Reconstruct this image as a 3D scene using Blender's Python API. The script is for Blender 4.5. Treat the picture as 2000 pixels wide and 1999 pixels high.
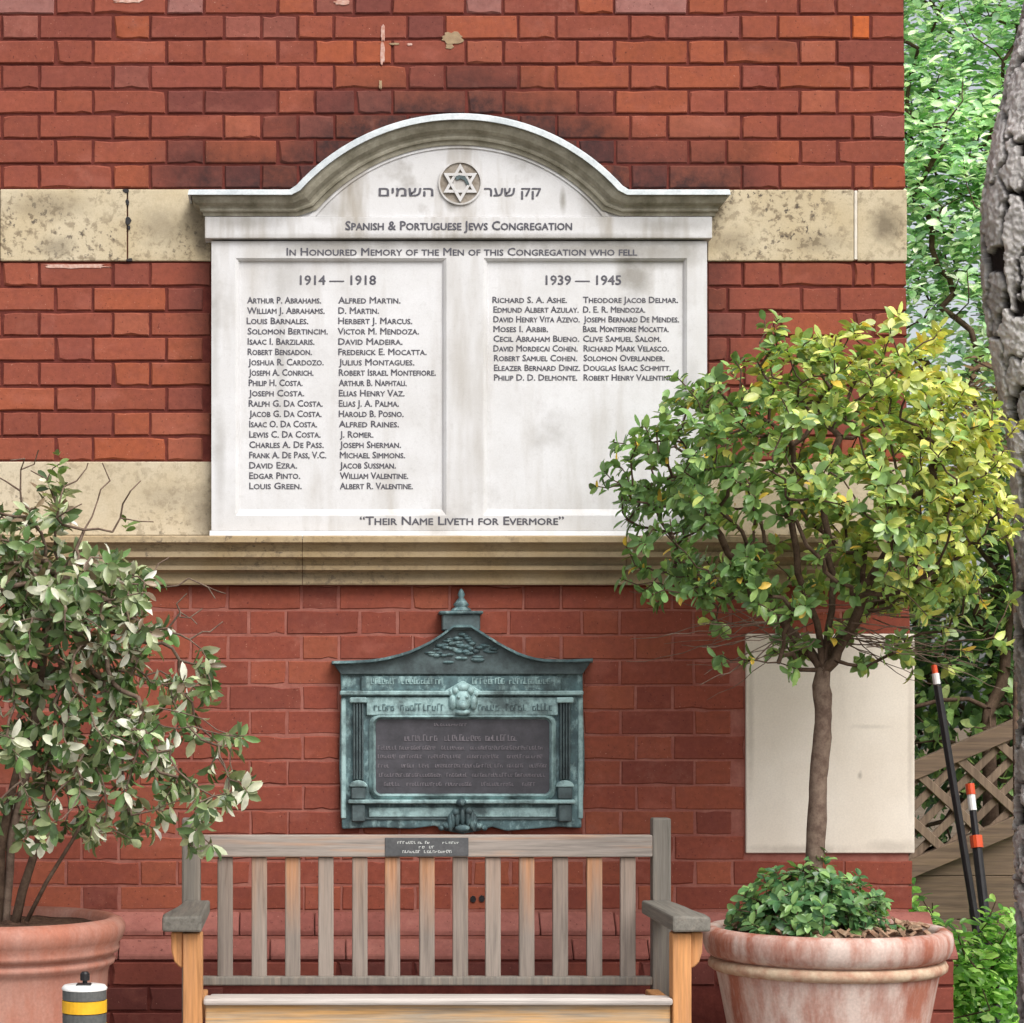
import bpy, bmesh, math, random
import numpy as np
from mathutils import Vector, Matrix, Euler

# ------------------------------------------------------------------ clear
for o in list(bpy.data.objects):
    bpy.data.objects.remove(o)
scene = bpy.context.scene
COL = scene.collection
rnd = random.Random(7)
nrs = np.random.RandomState(11)

# ------------------------------------------------------------------ camera
S = 655.0                 # wall-plane scale, measured brick gauge: 655 units per metre
D = 6.5                   # camera to wall
EX, EY = 587.0, 1390.0    # where the camera's axis meets the wall (units of the survey grid)
EZ = 1.19                 # eye height
CX = (EX - 1000) / S
def X(px, d=0.0): return CX + (px - EX) / S * (D - d) / D
def Z(py, d=0.0): return EZ + (EY - py) / S * (D - d) / D
def L(n, d=0.0): return n / S * (D - d) / D

cam_d = bpy.data.cameras.new('camera')
cam = bpy.data.objects.new('camera', cam_d)
COL.objects.link(cam)
cam.location = (CX, -D, EZ)
cam.rotation_euler = (math.radians(90), 0, 0)
cam_d.sensor_width = 36
cam_d.lens = S * D / 2000 * 36
cam_d.shift_x = (1000 - EX) / 2000
cam_d.shift_y = (EY - 1000) / 2000
cam_d.clip_end = 800
scene.camera = cam

# ------------------------------------------------------------------ sky, sun, exposure
world = bpy.data.worlds.new('World')
scene.world = world
world.use_nodes = True
wn = world.node_tree
bg = wn.nodes['Background']
sky = wn.nodes.new('ShaderNodeTexSky')
sky.sky_type = 'NISHITA'
sky.sun_disc = False
SUN = Vector((0.38, -0.72, 0.95)).normalized()
sky.sun_elevation = math.asin(SUN.z)
sky.sun_rotation = math.atan2(SUN.x, SUN.y)
sky.air_density = 1.0
sky.dust_density = 4.0
sky.ozone_density = 0.5
hs = wn.nodes.new('ShaderNodeHueSaturation')      # high thin cloud: the whole sky is paler than clear air
hs.inputs['Saturation'].default_value = 0.3
wn.links.new(sky.outputs[0], hs.inputs['Color'])
wn.links.new(hs.outputs[0], bg.inputs[0])
bg.inputs[1].default_value = 0.125
sl = bpy.data.lights.new('sun', 'SUN')
sl.energy = 1.35
sl.angle = math.radians(40)
sl.color = (1.0, 0.97, 0.92)
sun = bpy.data.objects.new('sun', sl)
COL.objects.link(sun)
sun.rotation_euler = SUN.to_track_quat('Z', 'Y').to_euler()
sun.location = (3, -4, 6)
vs = scene.view_settings
vs.view_transform = 'Standard'
vs.look = 'None'
vs.gamma = 1
vs.exposure = 0.66
vs.use_curve_mapping = False

# ------------------------------------------------------------------ helpers
def lin(r, g, b):
    f = lambda c: (c / 12.92 if c <= .04045 else ((c + .055) / 1.055) ** 2.4)
    return (f(r / 255), f(g / 255), f(b / 255), 1.0)

def tag(o, label=None, cat=None, group=None, kind=None):
    if label: o['label'] = label
    if cat: o['category'] = cat
    if group: o['group'] = group
    if kind: o['kind'] = kind
    return o

def empty(name, loc=(0, 0, 0)):
    o = bpy.data.objects.new(name, None)
    o.empty_display_size = .1
    o.location = loc
    COL.objects.link(o)
    return o

def link(o, parent=None):
    COL.objects.link(o)
    if parent is not None:
        o.parent = parent
        if parent.parent is None:          # parts are built in world coordinates
            o.matrix_parent_inverse = Matrix.Translation(-parent.location)
    return o

def mobj(name, mesh, mat, parent=None, smooth=False):
    o = bpy.data.objects.new(name, mesh)
    if mat is not None and len(mesh.materials) == 0:
        mesh.materials.append(mat)
    if smooth:
        mesh.polygons.foreach_set('use_smooth', [True] * len(mesh.polygons))
    return link(o, parent)

class MB:
    def __init__(s): s.v = []; s.f = []
    def add(s, vs, fs):
        n = len(s.v); s.v += [tuple(v) for v in vs]; s.f += [tuple(i + n for i in f) for f in fs]
        return s
    def box(s, x0, x1, y0, y1, z0, z1):
        v = [(x, y, z) for z in (z0, z1) for y in (y0, y1) for x in (x0, x1)]
        return s.add(v, [(0, 2, 3, 1), (4, 5, 7, 6), (0, 1, 5, 4), (2, 6, 7, 3), (0, 4, 6, 2), (1, 3, 7, 5)])
    def prism_x(s, prof, x0, x1, xf=None):     # prof: [(y,z)] closed polygon, extruded along x
        n = len(prof)
        a = [(x0 + (xf(p)[0] if xf else 0), p[0], p[1]) for p in prof]
        b = [(x1 + (xf(p)[1] if xf else 0), p[0], p[1]) for p in prof]
        fs = [(i, (i + 1) % n, n + (i + 1) % n, n + i) for i in range(n)]
        fs += [tuple(range(n))[::-1], tuple(range(n, 2 * n))]
        return s.add(a + b, fs)
    def prism_y(s, poly, y0, y1):              # poly: [(x,z)], y0 front (smaller)
        n = len(poly)
        a = [(p[0], y0, p[1]) for p in poly]
        b = [(p[0], y1, p[1]) for p in poly]
        fs = [(i, n + i, n + (i + 1) % n, (i + 1) % n) for i in range(n)]
        fs += [tuple(range(n)), tuple(range(n, 2 * n))[::-1]]
        return s.add(a + b, fs)
    def mesh(s, name='m', bevel=0, seg=1):
        m = bpy.data.meshes.new(name)
        m.from_pydata(s.v, [], s.f)
        bm = bmesh.new(); bm.from_mesh(m)
        bmesh.ops.recalc_face_normals(bm, faces=bm.faces)
        if bevel:
            es = [e for e in bm.edges if len(e.link_faces) == 2 and e.calc_face_angle(0) > .5]
            bmesh.ops.bevel(bm, geom=es, offset=bevel, segments=seg, affect='EDGES', profile=.5, clamp_overlap=True)
        bm.to_mesh(m); bm.free()
        return m
    def obj(s, name, mat, parent=None, bevel=0, seg=1, smooth=False):
        return mobj(name, s.mesh(name, bevel, seg), mat, parent, smooth)

def lathe(prof, cx, cy, n=48, wob=0.0):        # prof: [(r,z)]
    m = MB(); vs = []; fs = []
    for r, z in prof:
        for i in range(n):
            a = 2 * math.pi * i / n
            rr = r * (1 + wob * math.sin(3 * a + z * 9) + wob * .6 * math.sin(5 * a - z * 17))
            vs.append((cx + rr * math.cos(a), cy + rr * math.sin(a), z))
    for j in range(len(prof) - 1):
        for i in range(n):
            fs.append((j * n + i, j * n + (i + 1) % n, (j + 1) * n + (i + 1) % n, (j + 1) * n + i))
    m.add(vs, fs)
    return m

def tube(pts, rads, sides=8, noise=0.0, cap=True, seed=0):
    rr = random.Random(seed)
    pts = [Vector(p) for p in pts]
    m = MB(); vs = []; fs = []
    t = (pts[1] - pts[0]).normalized()
    u = t.orthogonal().normalized()
    for i, p in enumerate(pts):
        t2 = (pts[min(i + 1, len(pts) - 1)] - pts[max(i - 1, 0)]).normalized()
        u = (u - t2 * u.dot(t2)).normalized()
        w = t2.cross(u)
        for k in range(sides):
            a = 2 * math.pi * k / sides
            r = rads[i] * (1 + noise * (rr.random() - .5))
            vs.append(p + u * (math.cos(a) * r) + w * (math.sin(a) * r))
    for i in range(len(pts) - 1):
        for k in range(sides):
            fs.append((i * sides + k, i * sides + (k + 1) % sides, (i + 1) * sides + (k + 1) % sides, (i + 1) * sides + k))
    if cap:
        fs.append(tuple(range(sides))[::-1]); n = (len(pts) - 1) * sides
        fs.append(tuple(range(n, n + sides)))
    m.add(vs, fs)
    return m

# ------------------------------------------------------------------ material helpers
class NT:
    def __init__(s, name):
        s.m = bpy.data.materials.new(name); s.m.use_nodes = True
        s.t = s.m.node_tree; s.b = s.t.nodes['Principled BSDF']
        s.out = s.t.nodes['Material Output']
    def n(s, typ, **kw):
        nd = s.t.nodes.new(typ)
        for k, v in kw.items():
            if k.startswith('p_'): setattr(nd, k[2:], v)
        return nd
    def l(s, a, b): s.t.links.new(a, b)
    def val(s, sock, v):
        if hasattr(v, 'default_value') or isinstance(v, bpy.types.NodeSocket): s.l(v, sock)
        else: sock.default_value = v
    def pos(s, scale=(1, 1, 1)):
        g = s.n('ShaderNodeNewGeometry')
        v = s.n('ShaderNodeVectorMath', p_operation='MULTIPLY')
        s.l(g.outputs['Position'], v.inputs[0]); v.inputs[1].default_value = scale
        return v.outputs[0]
    def noise(s, scale, detail=4, rough=.55, vec=None, dist=0):
        nd = s.n('ShaderNodeTexNoise')
        nd.inputs['Scale'].default_value = scale; nd.inputs['Detail'].default_value = detail
        nd.inputs['Roughness'].default_value = rough; nd.inputs['Distortion'].default_value = dist
        s.l(vec if vec is not None else s.pos(), nd.inputs['Vector'])
        return nd.outputs['Fac']
    def ramp(s, fac, stops):
        nd = s.n('ShaderNodeValToRGB'); e = nd.color_ramp.elements
        while len(e) < len(stops): e.new(.5)
        for el, (p, c) in zip(e, stops):
            el.position = p; el.color = c if hasattr(c, '__len__') else (c, c, c, 1)
        s.l(fac, nd.inputs['Fac'])
        return nd.outputs['Color']
    def mix(s, fac, a, b, mode='MIX'):
        nd = s.n('ShaderNodeMix', p_data_type='RGBA', p_blend_type=mode)
        s.val(nd.inputs[0], fac); s.val(nd.inputs[6], a); s.val(nd.inputs[7], b)
        return nd.outputs[2]
    def math(s, op, a, b=0.0, clamp=False):
        nd = s.n('ShaderNodeMath', p_operation=op); nd.use_clamp = clamp
        s.val(nd.inputs[0], a); s.val(nd.inputs[1], b)
        return nd.outputs[0]
    def stain(s, c, px_, py_, w_, h_, k_, colr, nz=22, d=.02):
        ve = s.n('ShaderNodeVectorMath', p_operation='SUBTRACT'); s.l(s.pos(), ve.inputs[0]); ve.inputs[1].default_value = (X(px_, d), -d, Z(py_, d))
        v2 = s.n('ShaderNodeVectorMath', p_operation='MULTIPLY'); s.l(ve.outputs[0], v2.inputs[0]); v2.inputs[1].default_value = (S / w_, 0, S / h_)
        ln_ = s.n('ShaderNodeVectorMath', p_operation='LENGTH'); s.l(v2.outputs[0], ln_.inputs[0])
        dd_ = s.math('ADD', ln_.outputs[1], s.noise(nz, 4, .6))
        return s.mix(s.math('MULTIPLY', s.ramp(s.math('MULTIPLY', dd_, .5), [(.40, 1), (.85, 0)]), k_, True), c, colr)
    def bump(s, h, strength=.3, dist=.003):
        nd = s.n('ShaderNodeBump'); nd.inputs['Strength'].default_value = strength
        nd.inputs['Distance'].default_value = dist
        s.l(h, nd.inputs['Height']); s.l(nd.outputs[0], s.b.inputs['Normal'])
    def done(s, col, rough=.8, spec=.3):
        s.val(s.b.inputs['Base Color'], col); s.val(s.b.inputs['Roughness'], rough)
        s.b.inputs['Specular IOR Level'].default_value = spec
        return s.m

def mat_brick(name, from_attr):
    t = NT(name)
    if from_attr:
        a = t.n('ShaderNodeAttribute', p_attribute_name='Col'); col, al = a.outputs['Color'], a.outputs['Alpha']
        rn = t.noise(2.7, 0)
    else:
        a = t.n('ShaderNodeObjectInfo'); col, al = a.outputs['Color'], a.outputs['Alpha']
    n1 = t.noise(55, 6, .65); n2 = t.noise(14, 4, .6); n3 = t.noise(6, 5, .6, t.pos((1, 1, 1.6)))
    c = t.mix(1.0, col, t.ramp(n1, [(.25, .80), (.5, 1.0), (.78, 1.2)]), 'MULTIPLY')
    c = t.mix(t.ramp(n2, [(.45, 0), (.75, .4)]), c, lin(122, 66, 60))
    c = t.mix(t.ramp(n3, [(.55, 0), (.78, .4)]), c, lin(180, 112, 96))
    fleck = t.ramp(t.noise(180, 2), [(.70, 0), (.76, .55)])
    c = t.mix(fleck, c, lin(205, 160, 140))
    pit = t.ramp(t.noise(120, 2, .5), [(.27, .7), (.34, 0)])
    c = t.mix(pit, c, lin(80, 40, 36))
    soot = t.math('MULTIPLY', t.math('SUBTRACT', 1.0, al), t.ramp(t.noise(9, 5, .7, t.pos((.6, 1, 1.5))), [(.3, .25), (.62, 1.25)]), True)
    c = t.mix(soot, c, lin(62, 42, 42))
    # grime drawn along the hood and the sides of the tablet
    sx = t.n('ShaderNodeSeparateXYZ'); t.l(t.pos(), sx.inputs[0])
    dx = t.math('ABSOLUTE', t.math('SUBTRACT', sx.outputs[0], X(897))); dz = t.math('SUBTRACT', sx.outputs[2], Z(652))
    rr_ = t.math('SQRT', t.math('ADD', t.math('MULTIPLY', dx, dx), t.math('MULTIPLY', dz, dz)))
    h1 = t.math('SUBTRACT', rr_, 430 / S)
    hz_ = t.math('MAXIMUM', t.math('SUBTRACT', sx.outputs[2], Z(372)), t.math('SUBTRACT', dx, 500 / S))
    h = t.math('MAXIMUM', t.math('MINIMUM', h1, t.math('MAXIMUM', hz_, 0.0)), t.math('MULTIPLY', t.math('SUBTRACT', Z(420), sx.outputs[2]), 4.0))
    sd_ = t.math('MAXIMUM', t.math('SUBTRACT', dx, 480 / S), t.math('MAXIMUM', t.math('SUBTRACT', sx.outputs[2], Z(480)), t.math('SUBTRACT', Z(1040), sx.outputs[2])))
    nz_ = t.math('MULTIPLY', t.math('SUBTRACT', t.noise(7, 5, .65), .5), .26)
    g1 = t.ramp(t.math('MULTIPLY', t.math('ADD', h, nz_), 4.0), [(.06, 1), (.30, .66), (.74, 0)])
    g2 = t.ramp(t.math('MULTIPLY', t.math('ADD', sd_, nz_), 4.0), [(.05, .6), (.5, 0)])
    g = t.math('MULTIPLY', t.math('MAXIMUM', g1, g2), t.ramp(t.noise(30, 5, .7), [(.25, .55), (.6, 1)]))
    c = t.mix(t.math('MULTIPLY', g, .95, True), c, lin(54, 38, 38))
    # pale lime bloom in loose patches
    c = t.mix(t.math('MULTIPLY', t.ramp(t.noise(2.6, 5, .7), [(.58, 0), (.75, .5)]), t.ramp(t.noise(40, 5, .7), [(.4, 0), (.7, 1)])), c, lin(178, 128, 114))
    t.bump(t.mix(.5, t.noise(160, 5, .7), n1), .45, .002)
    return t.done(c, .88, .2)

def mat_simple(name, c1, c2, scale=12, rough=.8, spec=.3, bump=.2, fine=120, bd=.002, metal=0):
    t = NT(name)
    n = t.noise(scale, 6, .6); f = t.noise(fine, 4, .6)
    c = t.mix(t.ramp(n, [(.35, 0), (.68, 1)]), c1, c2)
    c = t.mix(1.0, c, t.ramp(f, [(.25, .86), (.75, 1.1)]), 'MULTIPLY')
    if bump: t.bump(f, bump, bd)
    t.b.inputs['Metallic'].default_value = metal
    return t.done(c, rough, spec)

def mat_buff(name='buff_sandstone', dirt=1.0, tint=(205, 185, 145)):
    t = NT(name)
    base = t.mix(t.ramp(t.noise(5, 4), [(.35, 0), (.7, 1)]), lin(*tint), lin(tint[0] - 12, tint[1] - 16, tint[2] - 22))
    big = t.noise(3.2, 3, .5, t.pos((1, 1, 1.3)))
    sp = t.noise(40, 6, .66, None, .3)
    msk = t.math('MULTIPLY', t.ramp(sp, [(.52, 0), (.60, 1)]), t.ramp(big, [(.36, .1), (.60, dirt)]))
    c = t.mix(t.math('MULTIPLY', msk, .6, True), base, lin(116, 102, 84))
    sp2 = t.math('MULTIPLY', t.ramp(t.noise(62, 5, .62), [(.58, 0), (.64, 1)]), t.ramp(big, [(.42, 0), (.62, dirt)]))
    c = t.mix(t.math('MULTIPLY', sp2, .75, True), c, lin(84, 76, 70))
    c = t.mix(t.ramp(t.noise(1.6, 4), [(.5, 0), (.8, .35)]), c, lin(160, 146, 118))
    for q in ((1735, 435, 34, 40, .75), (385, 430, 30, 50, .6), (395, 470, 18, 30, .7), (90, 400, 90, 30, .4), (110, 480, 40, 22, .5), (310, 440, 50, 40, .4), (1400, 400, 40, 40, .5), (1430, 470, 50, 30, .4), (1600, 470, 60, 24, .35),
              (400, 1000, 40, 60, .5), (330, 970, 60, 30, .25), (420, 940, 14, 80, .5), (700, 1128, 260, 10, .45), (1100, 1098, 200, 12, .45), (1180, 1120, 80, 14, .45), (480, 1120, 120, 14, .4)):
        c = t.stain(c, *q, lin(104, 94, 80), 34, .03)
    c = t.mix(1.0, c, t.ramp(t.noise(210, 3), [(.2, .88), (.8, 1.08)]), 'MULTIPLY')
    t.bump(t.noise(140, 5, .7), .3, .0015)
    return t.done(c, .9, .15)

def mat_tablet(name, stain=.5, top=(1.9, 2.6)):
    t = NT(name)
    c = t.mix(t.ramp(t.noise(7, 4), [(.35, 0), (.7, 1)]), lin(216, 216, 218), lin(204, 203, 203))
    streak = t.noise(9, 4, .6, t.pos((1, 1, .16)))
    c = t.mix(t.math('MULTIPLY', t.ramp(streak, [(.52, 0), (.72, 1)]), stain), c, lin(160, 152, 140))
    blot = t.noise(4.3, 5, .6)
    c = t.mix(t.math('MULTIPLY', t.ramp(blot, [(.60, 0), (.72, 1)]), stain * .7), c, lin(140, 134, 126))
    for (px_, py_, w_, h_, k_) in ((1240, 540, 34, 40, .75), (1300, 500, 90, 26, .5), (1215, 520, 16, 60, .35), (560, 545, 40, 46, .28), (548, 700, 12, 170, .3), (1240, 640, 30, 120, .22), (640, 486, 130, 15, .55), (900, 482, 160, 15, .55), (1180, 488, 170, 18, .65), (740, 468, 300, 8, .5), (1100, 468, 260, 8, .5), (640, 330, 60, 60, .4), (720, 290, 70, 26, .5), (880, 268, 120, 22, .55), (1060, 300, 80, 40, .45), (1160, 390, 30, 50, .45), (640, 410, 30, 30, .4), (880, 405, 12, 14, .5), (1098, 395, 7, 26, .7), (480, 440, 70, 14, .4), (1300, 445, 80, 16, .5), (1350, 760, 18, 60, .3), (420, 640, 10, 160, .3), (430, 900, 12, 120, .3)):
        c = t.stain(c, px_, py_, w_, h_, k_, lin(132, 127, 118), 22, .04)
    c = t.mix(t.ramp(t.noise(70, 5, .7), [(.55, 0), (.8, .25)]), c, lin(150, 145, 140))
    c = t.mix(1.0, c, t.ramp(t.noise(260, 2), [(.2, .94), (.8, 1.04)]), 'MULTIPLY')
    t.bump(t.noise(170, 4, .7), .18, .001)
    return t.done(c, .75, .25)

def mat_wood(name, axis, grey, warm, lo=.45, hi=.7, zr=None, rough=.8):
    t = NT(name)
    sc = {'x': (1.2, 26, 26), 'z': (26, 26, 1.2), 'y': (26, 1.2, 26)}[axis]
    oi = t.n('ShaderNodeObjectInfo')
    off = t.n('ShaderNodeVectorMath', p_operation='ADD')
    t.l(t.pos(sc), off.inputs[0])
    cmb = t.n('ShaderNodeCombineXYZ')
    for i in range(3): t.l(t.math('MULTIPLY', oi.outputs['Random'], 37.0 + i), cmb.inputs[i])
    t.l(cmb.outputs[0], off.inputs[1])
    g = t.noise(3.0, 6, .65, off.outputs[0], .4)
    fine = t.noise(9.0, 4, .6, off.outputs[0])
    patch = t.noise(2.2, 4, .6, off.outputs[0])
    f = t.ramp(patch, [(lo, 0), (hi, 1)])
    if zr:                     # wear: finish survives near the top of the piece
        sx = t.n('ShaderNodeSeparateXYZ'); t.l(t.pos(), sx.inputs[0])
        mr = t.n('ShaderNodeMapRange'); t.l(sx.outputs[2], mr.inputs[0])
        mr.inputs[1].default_value = zr[0]; mr.inputs[2].default_value = zr[1]
        f = t.math('MULTIPLY', t.math('ADD', f, .35), mr.outputs[0], True)
        f = t.math('MULTIPLY', f, t.ramp(t.math('FRACT', t.math('MULTIPLY', oi.outputs['Random'], 7.3)), [(.2, .15), (.6, 1)]))
    c = t.mix(f, grey, warm)
    c = t.mix(1.0, c, t.ramp(g, [(.28, .62), (.5, 1.0), (.75, 1.18)]), 'MULTIPLY')
    c = t.mix(1.0, c, t.ramp(fine, [(.25, .82), (.7, 1.08)]), 'MULTIPLY')
    c = t.mix(1.0, c, t.ramp(oi.outputs['Random'], [(0, .86), (1, 1.1)]), 'MULTIPLY')
    t.bump(t.mix(.5, g, fine), .35, .0015)
    return t.done(c, rough, .25)

def mat_leaf(name, rough=.36, trans=.25, gain=1.0, tint=(1.1, 1.15, .55, 1)):
    t = NT(name)
    a = t.n('ShaderNodeAttribute', p_attribute_name='Col')
    c = t.mix(1.0, a.outputs['Color'], t.ramp(t.noise(60, 3), [(.3, .8 * gain), (.7, 1.15 * gain)]), 'MULTIPLY')
    t.done(c, rough, .5)
    tr = t.n('ShaderNodeBsdfTranslucent')
    t.l(t.mix(1.0, c, tint, 'MULTIPLY'), tr.inputs[0])
    ms = t.n('ShaderNodeMixShader'); ms.inputs[0].default_value = trans
    t.l(t.b.outputs[0], ms.inputs[1]); t.l(tr.outputs[0], ms.inputs[2]); t.l(ms.outputs[0], t.out.inputs[0])
    return t.m

MT = {}
MT['brick'] = mat_brick('red_brick', False)
MT['brick_mass'] = mat_brick('red_brick_mass', True)
MT['mortar'] = mat_simple('red_mortar', lin(88, 44, 40), lin(112, 58, 50), 20, .95, .1, .4)
MT['mortar_low'] = mat_simple('pale_red_mortar', lin(140, 84, 74), lin(160, 106, 94), 14, .95, .1, .4)
MT['buff'] = mat_buff('buff_sandstone', 1.4, (199, 186, 160))
MT['buff_clean'] = mat_buff('buff_sandstone_lower', .7, (199, 187, 164))
MT['sill'] = mat_buff('sill_stone', .9, (170, 152, 124))
MT['white_mortar'] = mat_simple('white_mortar', lin(228, 222, 210), lin(210, 200, 184), 30, .9, .1)
MT['patch'] = mat_simple('buff_mortar_patch', lin(170, 148, 118), lin(140, 118, 96), 60, .95, .1, .5)
MT['lime'] = mat_simple('lime_bloom', lin(206, 178, 166), lin(180, 130, 114), 90, .95, .1, .3)
MT['tablet'] = mat_tablet('tablet_stone', .45)
MT['tablet_dirty'] = mat_tablet('tablet_stone_weathered', .95)
MT['hood'] = mat_simple('lichened_stone', lin(166, 161, 146), lin(118, 113, 97), 16, .9, .15, .4)
MT['lead'] = mat_simple('lead_flashing', lin(206, 212, 214), lin(172, 180, 184), 18, .5, .4, .1)
MT['letter'] = mat_simple('lead_lettering', lin(78, 78, 88), lin(104, 102, 108), 70, .6, .3, 0)
MT['relief_dirt'] = mat_simple('dirty_carving', lin(128, 118, 106), lin(164, 156, 146), 40, .9, .1, .3)
t = NT('cream_panel_stone')
c = t.mix(t.ramp(t.noise(3.5, 5), [(.35, 0), (.7, 1)]), lin(234, 225, 212), lin(222, 211, 196))
c = t.mix(t.ramp(t.noise(9, 5, .65, t.pos((1, 1, .25))), [(.55, 0), (.75, .35)]), c, lin(196, 186, 172))
for q in ((1680, 1515, 5, 9, .6), (1700, 1420, 40, 5, .25), (1560, 1660, 110, 10, .4), (1740, 1655, 60, 14, .35), (1466, 1400, 8, 150, .35), (1640, 1280, 120, 30, .25), (1778, 1450, 6, 160, .3)):
    c = t.stain(c, *q, lin(150, 140, 128), 40, .01)
c = t.mix(1.0, c, t.ramp(t.noise(200, 3), [(.25, .93), (.75, 1.04)]), 'MULTIPLY')
t.bump(t.noise(90, 5, .7), .2, .001)
MT['panel'] = t.done(c, .8, .2)
MT['soil'] = mat_simple('potting_soil', lin(70, 52, 44), lin(98, 76, 62), 60, .95, .1, .8, 140, .006)
MT['white'] = mat_simple('white_plastic', lin(238, 238, 236), lin(225, 225, 222), 15, .4, .5, 0)
MT['yellow'] = mat_simple('yellow_band', lin(240, 186, 40), lin(228, 170, 36), 30, .5, .4, .1)
MT['greyband'] = mat_simple('grey_bollard', lin(82, 84, 84), lin(98, 98, 96), 30, .6, .3, .1)
MT['black'] = mat_simple('black_plastic', lin(24, 22, 24), lin(36, 34, 36), 30, .45, .4, 0)
MT['orange'] = mat_simple('orange_plastic', lin(226, 88, 44), lin(205, 74, 36), 30, .45, .4, 0)
MT['bark_thin'] = mat_simple('twig_bark', lin(98, 80, 70), lin(130, 112, 98), 40, .9, .15, .5, 160, .002)
MT['bark_dark'] = mat_simple('dark_bark', lin(74, 58, 48), lin(104, 86, 72), 40, .9, .15, .5, 160, .002)
MT['plate'] = mat_simple('dark_name_plate', lin(76, 78, 80), lin(90, 90, 92), 30, .5, .4, .05)
MT['plate_letter'] = mat_simple('pale_lettering', lin(196, 198, 196), lin(180, 184, 180), 30, .6, .3, 0)
GREY = lin(146, 135, 126); WARM = lin(206, 146, 98)
MT['wood_slat'] = mat_wood('weathered_slat', 'z', GREY, lin(190, 142, 108), .36, .62, (.56, .80))
MT['wood_rail'] = mat_wood('weathered_rail', 'x', lin(160, 150, 142), lin(190, 150, 122), .5, .75)
MT['wood_post'] = mat_wood('weathered_post', 'z', lin(128, 122, 114), lin(150, 136, 122), .5, .8)
MT['wood_arm'] = mat_wood('weathered_arm', 'y', lin(122, 118, 110), lin(140, 132, 122), .5, .8)
MT['wood_leg'] = mat_wood('warm_teak_leg', 'z', lin(190, 138, 96), lin(206, 148, 96), .3, .6)
MT['wood_apron'] = mat_wood('worn_teak_apron', 'x', lin(176, 160, 140), lin(214, 168, 112), .38, .6)
MT['wood_seat'] = mat_wood('bleached_seat', 'x', lin(186, 178, 172), lin(170, 158, 150), .5, .8)
MT['fence'] = mat_wood('fence_timber', 'x', lin(106, 90, 76), lin(128, 108, 88), .4, .7)
MT['lattice'] = mat_wood('lattice_timber', 'z', lin(124, 106, 90), lin(146, 126, 106), .4, .7)

# terracotta
def mat_terracotta(name, wash):
    t = NT(name)
    c = t.mix(t.ramp(t.noise(6, 5), [(.35, 0), (.7, 1)]), lin(172, 112, 92), lin(158, 99, 81))
    st = t.noise(10, 5, .65, t.pos((1, 1, .28)))
    c = t.mix(t.math('MULTIPLY', t.ramp(st, [(.40, 0), (.62, 1)]), wash), c, lin(208, 188, 178))
    c = t.mix(t.math('MULTIPLY', t.ramp(t.noise(5, 4, .6, t.pos((1, 1, .5))), [(.55, 0), (.75, 1)]), .4), c, lin(138, 78, 62))
    c = t.mix(1.0, c, t.ramp(t.noise(140, 4), [(.25, .86), (.75, 1.1)]), 'MULTIPLY')
    t.bump(t.noise(120, 4, .6), .25, .0015)
    return t.done(c, .82, .25)
MT['terra'] = mat_terracotta('terracotta', .22)
MT['terra_wash'] = mat_terracotta('whitewashed_terracotta', 1.0)
MT['ring'] = mat_simple('cream_limed_ring', lin(204, 182, 156), lin(172, 126, 104), 22, .85, .2, .3)

def mat_bronze(name, pale):
    t = NT(name)
    g = t.n('ShaderNodeNewGeometry')
    c = t.mix(t.ramp(t.noise(22, 5, .65), [(.35, 0), (.68, 1)]), lin(66, 86, 90), lin(104, 134, 138))
    c = t.mix(t.ramp(t.noise(40, 5, .7, t.pos((1, 1, .6))), [(.5 - pale * .28, 0), (.70 - pale * .2, 1)]), c, lin(162, 192, 192))
    c = t.mix(t.ramp(t.noise(13, 5, .65), [(.44, 0), (.66, .85)]), c, lin(56, 66, 68))
    t.bump(t.noise(150, 4, .6), .3, .0015)
    t.b.inputs['Metallic'].default_value = .15
    return t.done(c, .6, .4)
MT['bronze'] = mat_bronze('verdigris_bronze', .0)
MT['bronze_pale'] = mat_bronze('pale_verdigris', 1.0)
MT['bronze_dark'] = mat_simple('dark_bronze', lin(64, 74, 76), lin(92, 108, 110), 24, .55, .4, .3, 130, .002, .2)
MT['bronze_panel'] = mat_simple('brown_bronze_panel', lin(66, 65, 70), lin(82, 80, 86), 20, .5, .4, .2, 130, .001, .2)
MT['bronze_letter'] = mat_simple('worn_bronze_letters', lin(128, 122, 128), lin(104, 98, 104), 60, .5, .4, 0)

# ------------------------------------------------------------------ ground
t = NT('garden_ground')
c = t.mix(t.ramp(t.noise(3, 6), [(.35, 0), (.65, 1)]), lin(98, 84, 70), lin(120, 108, 92))
t.bump(t.noise(30, 6, .7), .6, .02)
MT['ground'] = t.done(c, .95, .1)
t = NT('paving')
c = t.mix(t.ramp(t.noise(4, 6), [(.35, 0), (.65, 1)]), lin(128, 124, 120), lin(146, 142, 136))
t.bump(t.noise(60, 5, .7), .4, .004)
MT['paving'] = t.done(c, .9, .15)
tag(MB().add([(-150, -150, -.02), (150, -150, -.02), (150, 150, -.02), (-150, 150, -.02)], [(0, 1, 2, 3)]).obj('ground', MT['ground']), kind='structure')
tag(MB().box(-6, X(1850), -9, -.05, -.016, 0).obj('pavement', MT['paving']), kind='structure')

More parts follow.
